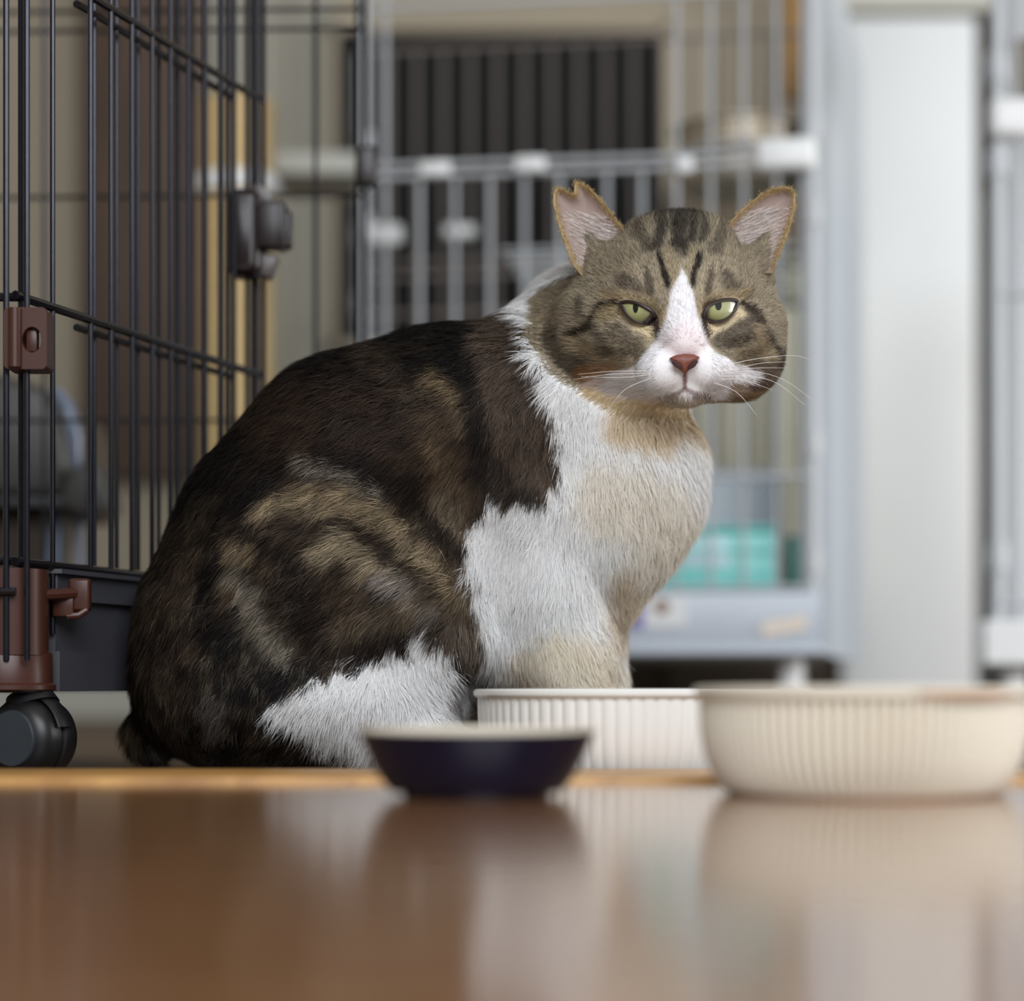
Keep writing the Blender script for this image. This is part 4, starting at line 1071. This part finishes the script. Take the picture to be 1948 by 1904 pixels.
fm.polygons.foreach_set('use_smooth', [True] * (NS * 2))
fm.update(calc_edges=True)
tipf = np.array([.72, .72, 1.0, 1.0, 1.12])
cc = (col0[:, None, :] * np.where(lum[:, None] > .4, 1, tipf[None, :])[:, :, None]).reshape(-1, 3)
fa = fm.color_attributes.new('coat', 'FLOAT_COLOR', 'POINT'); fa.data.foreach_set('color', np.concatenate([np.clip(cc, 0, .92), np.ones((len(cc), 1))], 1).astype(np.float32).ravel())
nn = n0 + cl * np.where(lum > .4, .18, .35)[:, None] + RNG.normal(0, .12, (NS, 3)); nn /= np.linalg.norm(nn, axis=1)[:, None]
fm.normals_split_custom_set_from_vertices(np.repeat(nn, 5, 0))
fm.materials.append(M_fur)
fur = bpy.data.objects.new('fur', fm); C.objects.link(fur); fur.parent = cat; fur.matrix_parent_inverse = Matrix.Translation(-cat.location)
fur['kind'] = 'stuff'

# ---- eyes
M_eye = bpy.data.materials.new('iris'); M_eye.use_nodes = True
nt = M_eye.node_tree; b_ = nt.nodes['Principled BSDF']; a_ = nt.nodes.new('ShaderNodeVertexColor'); a_.layer_name = 'coat'
nt.links.new(a_.outputs['Color'], b_.inputs['Base Color']); b_.inputs['Roughness'].default_value = 0.25; b_.inputs['Coat Weight'].default_value = .25
M_pup = mat('pupil', (14, 20, 18), 0.3, coat=0.1, noise=0.02)
M_lid = mat('eyelid_skin', (44, 30, 28), 0.45, noise=0.1)
M_nose = mat('nose_leather', (122, 68, 54), 0.5, noise=0.12, nscale=300, bump=0.3)
M_nosed = mat('dark_nose_leather', (60, 28, 30), 0.45, noise=0.1)
M_whisk = mat('whisker_white', (238, 234, 228), 0.4, noise=0.01)
def depth_at(pts):
    ds = []
    for x, y in pts:
        h, n_ = on_cat(x, y)
        if h is not None: ds.append(h.y)
    return ds
def eye(poly, pup, pr2, glint):
    cx_ = sum(p[0] for p in poly) / len(poly); cy_ = sum(p[1] for p in poly) / len(poly)
    # plane fitted to the coat around the eye
    A, B_ = [], []
    for x, y in [(cx_ + (p[0] - cx_) * 1.25, cy_ + (p[1] - cy_) * 1.5) for p in poly]:
        h, n_ = on_cat(x, y)
        if h is not None: A.append((x - cx_, y - cy_, 1)); B_.append(h.y)
    s_ = np.linalg.lstsq(np.array(A), np.array(B_), rcond=None)[0]
    pl = lambda x, y: s_[0] * (x - cx_) + s_[1] * (y - cy_) + s_[2]
    n = len(poly)
    # refine outline
    O2 = []
    for i in range(n):
        p_1, p_2, p_3, p_4 = [np.array(poly[(i + k) % n], float) for k in (-1, 0, 1, 2)]
        for t in np.arange(0, 1, .2):
            O2.append(tuple(.5 * ((2 * p_2) + (p_3 - p_1) * t + (2 * p_1 - 5 * p_2 + 4 * p_3 - p_4) * t * t + (3 * p_2 - p_1 - 3 * p_3 + p_4) * t ** 3)))
    n2 = len(O2)
    ex = [(x, y) for x in np.arange(cx_ - 45, cx_ + 45, 2.0) for y in np.arange(cy_ - 30, cy_ + 30, 2.0) if inside_poly(x, y, O2)]
    r = delaunay_2d_cdt([Vector(p) for p in O2 + ex], [(i, (i + 1) % n2) for i in range(n2)], [], 0, 1e-4)
    P2 = np.array([(v.x, v.y) for v in r[0]])
    icx, icy = pup[0], pup[1] + 2
    q = ((P2[:, 0] - icx) / 46) ** 2 + ((P2[:, 1] - icy) / 34) ** 2
    dep = -24 * np.clip(1 - q, 0, 1) ** .5 + 8
    bm = bmesh.new(); vs = [bm.verts.new(P(x, y, pl(x, y) + dd * PS)) for (x, y), dd in zip(P2, dep)]
    for f in r[2]:
        c_ = np.mean([P2[i] for i in f], 0)
        if inside_poly(c_[0], c_[1], O2): bm.faces.new([vs[i] for i in f])
    o = obj('eye', bm, M_eye, body)
    rr = np.hypot((P2[:, 0] - icx) / 1.0, (P2[:, 1] - icy) / 1.0)
    t = np.clip(rr / 26, 0, 1)[:, None]
    c_in = np.array(lin((176, 178, 128))); c_out = np.array(lin((128, 130, 88))); edge = np.clip((rr - 25) / 6, 0, 1)[:, None]; edge = np.maximum(edge, np.clip((34 - np.abs(P2[:, 0] - 1297 + (3 if cx_ < 1297 else 0)) + 0 * rr - (-22)) / 8, 0, 1)[:, None])
    cc_ = (c_in * (1 - t) + c_out * t) * (1 - edge) + np.array(lin((46, 40, 40))) * edge
    at = o.data.color_attributes.new('coat', 'FLOAT_COLOR', 'POINT'); at.data.foreach_set('color', np.concatenate([cc_, np.ones((len(cc_), 1))], 1).astype(np.float32).ravel())
    # pupil
    bm = bmesh.new()
    def E(x, y, e=1.2):
        q = ((x - icx) / 46) ** 2 + ((y - icy) / 34) ** 2
        return P(x, y, pl(x, y) + (-24 * math.sqrt(max(0, 1 - q)) + 8 - e) * PS)
    K = 20; ce = bm.verts.new(E(*pup)); rg = [bm.verts.new(E(pup[0] + pr2[0] * math.cos(2 * math.pi * k / K), pup[1] + pr2[1] * math.sin(2 * math.pi * k / K))) for k in range(K)]
    for k in range(K): bm.faces.new((ce, rg[k], rg[(k + 1) % K]))
    obj('pupil', bm, M_pup, o)
    bm = bmesh.new()
    L_ = [P(x, y, pl(x, y) + (-24 * math.sqrt(max(0, 1 - ((x - icx) / 46) ** 2 - ((y - icy) / 34) ** 2)) + 7) * PS) for x, y in O2]
    tube(bm, L_ + [L_[0]], [(3.4 if (y < cy_ - 3 or abs(x - 1297) < 62) else 2.4) * PS for x, y in O2 + [O2[0]]], 8, cap=False)
    obj('eyelid', bm, M_lid, o)
eye(EYEL, (1209, 584), (5, 11), None)
eye(EYER, (1367, 580), (6, 10), None)
# ---- nose
hs = depth_at([(1280, 690), (1326, 690), (1303, 668)]); yn = min(hs) - 0.0006
bm = bmesh.new(); n = len(NOSE)
r = delaunay_2d_cdt([Vector(p) for p in NOSE] + [Vector((x, y)) for x in np.arange(1274, 1334, 3.0) for y in np.arange(672, 714, 3.0) if inside_poly(x, y, NOSE)], [(i, (i + 1) % n) for i in range(n)], [], 0, 1e-4)
P2 = np.array([(v.x, v.y) for v in r[0]]); dd = np.maximum(-sd_poly(P2[:, 0], P2[:, 1], NOSE), 0)
vs = [bm.verts.new(P(x, y, yn + (-9 * (1 - math.exp(-d_ / 6)) + 0.14 * max(0, y - 680)) * PS)) for (x, y), d_ in zip(P2, dd)]
vb = [bm.verts.new(P(x, y, yn + 14 * PS)) for (x, y) in P2]; cnt = {}
for f in r[2]:
    c_ = np.mean([P2[i] for i in f], 0)
    if inside_poly(c_[0], c_[1], NOSE):
        bm.faces.new([vs[i] for i in f]); bm.faces.new([vb[i] for i in f][::-1])
        for i in range(len(f)): cnt[(f[i], f[(i + 1) % len(f)])] = 1
for (i, j) in list(cnt):
    if (j, i) not in cnt: bm.faces.new((vs[i], vb[i], vb[j], vs[j]))
nose = obj('nose', bm, M_nose, body)
for pts in ([(1279, 687), (1288, 694), (1298, 701)], [(1326, 686), (1318, 694), (1309, 701)]):
    bm = bmesh.new(); tube(bm, [P(x, y, yn + (-9 + .14 * (y - 680)) * PS) for x, y in pts], [3 * PS, 5 * PS, 2.5 * PS], 8); obj('nostril', bm, M_nosed, nose)
# ---- whiskers
WH_ = [[(1362, 700), (1430, 684), (1505, 676), (1540, 684)], [(1366, 706), (1440, 700), (1500, 700)], [(1368, 712), (1430, 706), (1490, 722), (1545, 760)], [(1366, 716), (1430, 716), (1480, 730), (1530, 770)],
       [(1362, 722), (1410, 722), (1470, 742)], [(1360, 712), (1440, 692), (1500, 688)], [(1350, 726), (1400, 745), (1440, 790)],
       [(1240, 706), (1170, 706), (1100, 712)], [(1240, 712), (1180, 718), (1105, 716)], [(1242, 718), (1190, 740), (1160, 775)], [(1240, 710), (1160, 712), (1090, 722)]]
for i, pts in enumerate(WH_):
    h, n_ = on_cat(*pts[0]); y_ = h.y; Ps = []
    for k, (x, y) in enumerate(pts):
        hh, _n = on_cat(x, y); yy = y_ - 0.004 * k ** .5 + 0.003 * k
        if hh is not None: yy = min(yy, hh.y - 0.006 * min(k, 1))
        
        if k: yy = min(yy, Ps[-1].y + 0.002)
        Ps.append(P(x, y, yy + (0.001 if k == 0 else 0)))
    sm = []
    for a in range(len(Ps) - 1):
        p_1, p_2, p_3, p_4 = Ps[max(a - 1, 0)], Ps[a], Ps[a + 1], Ps[min(a + 2, len(Ps) - 1)]
        for t in (0, .25, .5, .75): sm.append(.5 * ((2 * p_2) + (p_3 - p_1) * t + (2 * p_1 - 5 * p_2 + 4 * p_3 - p_4) * t * t + (3 * p_2 - p_1 - 3 * p_3 + p_4) * t ** 3))
    sm.append(Ps[-1]); n = len(sm)
    bm = bmesh.new(); tube(bm, sm, [0.00017 * (1 - .8 * k / n) for k in range(n)], 5); obj('whisker', bm, M_whisk, body)
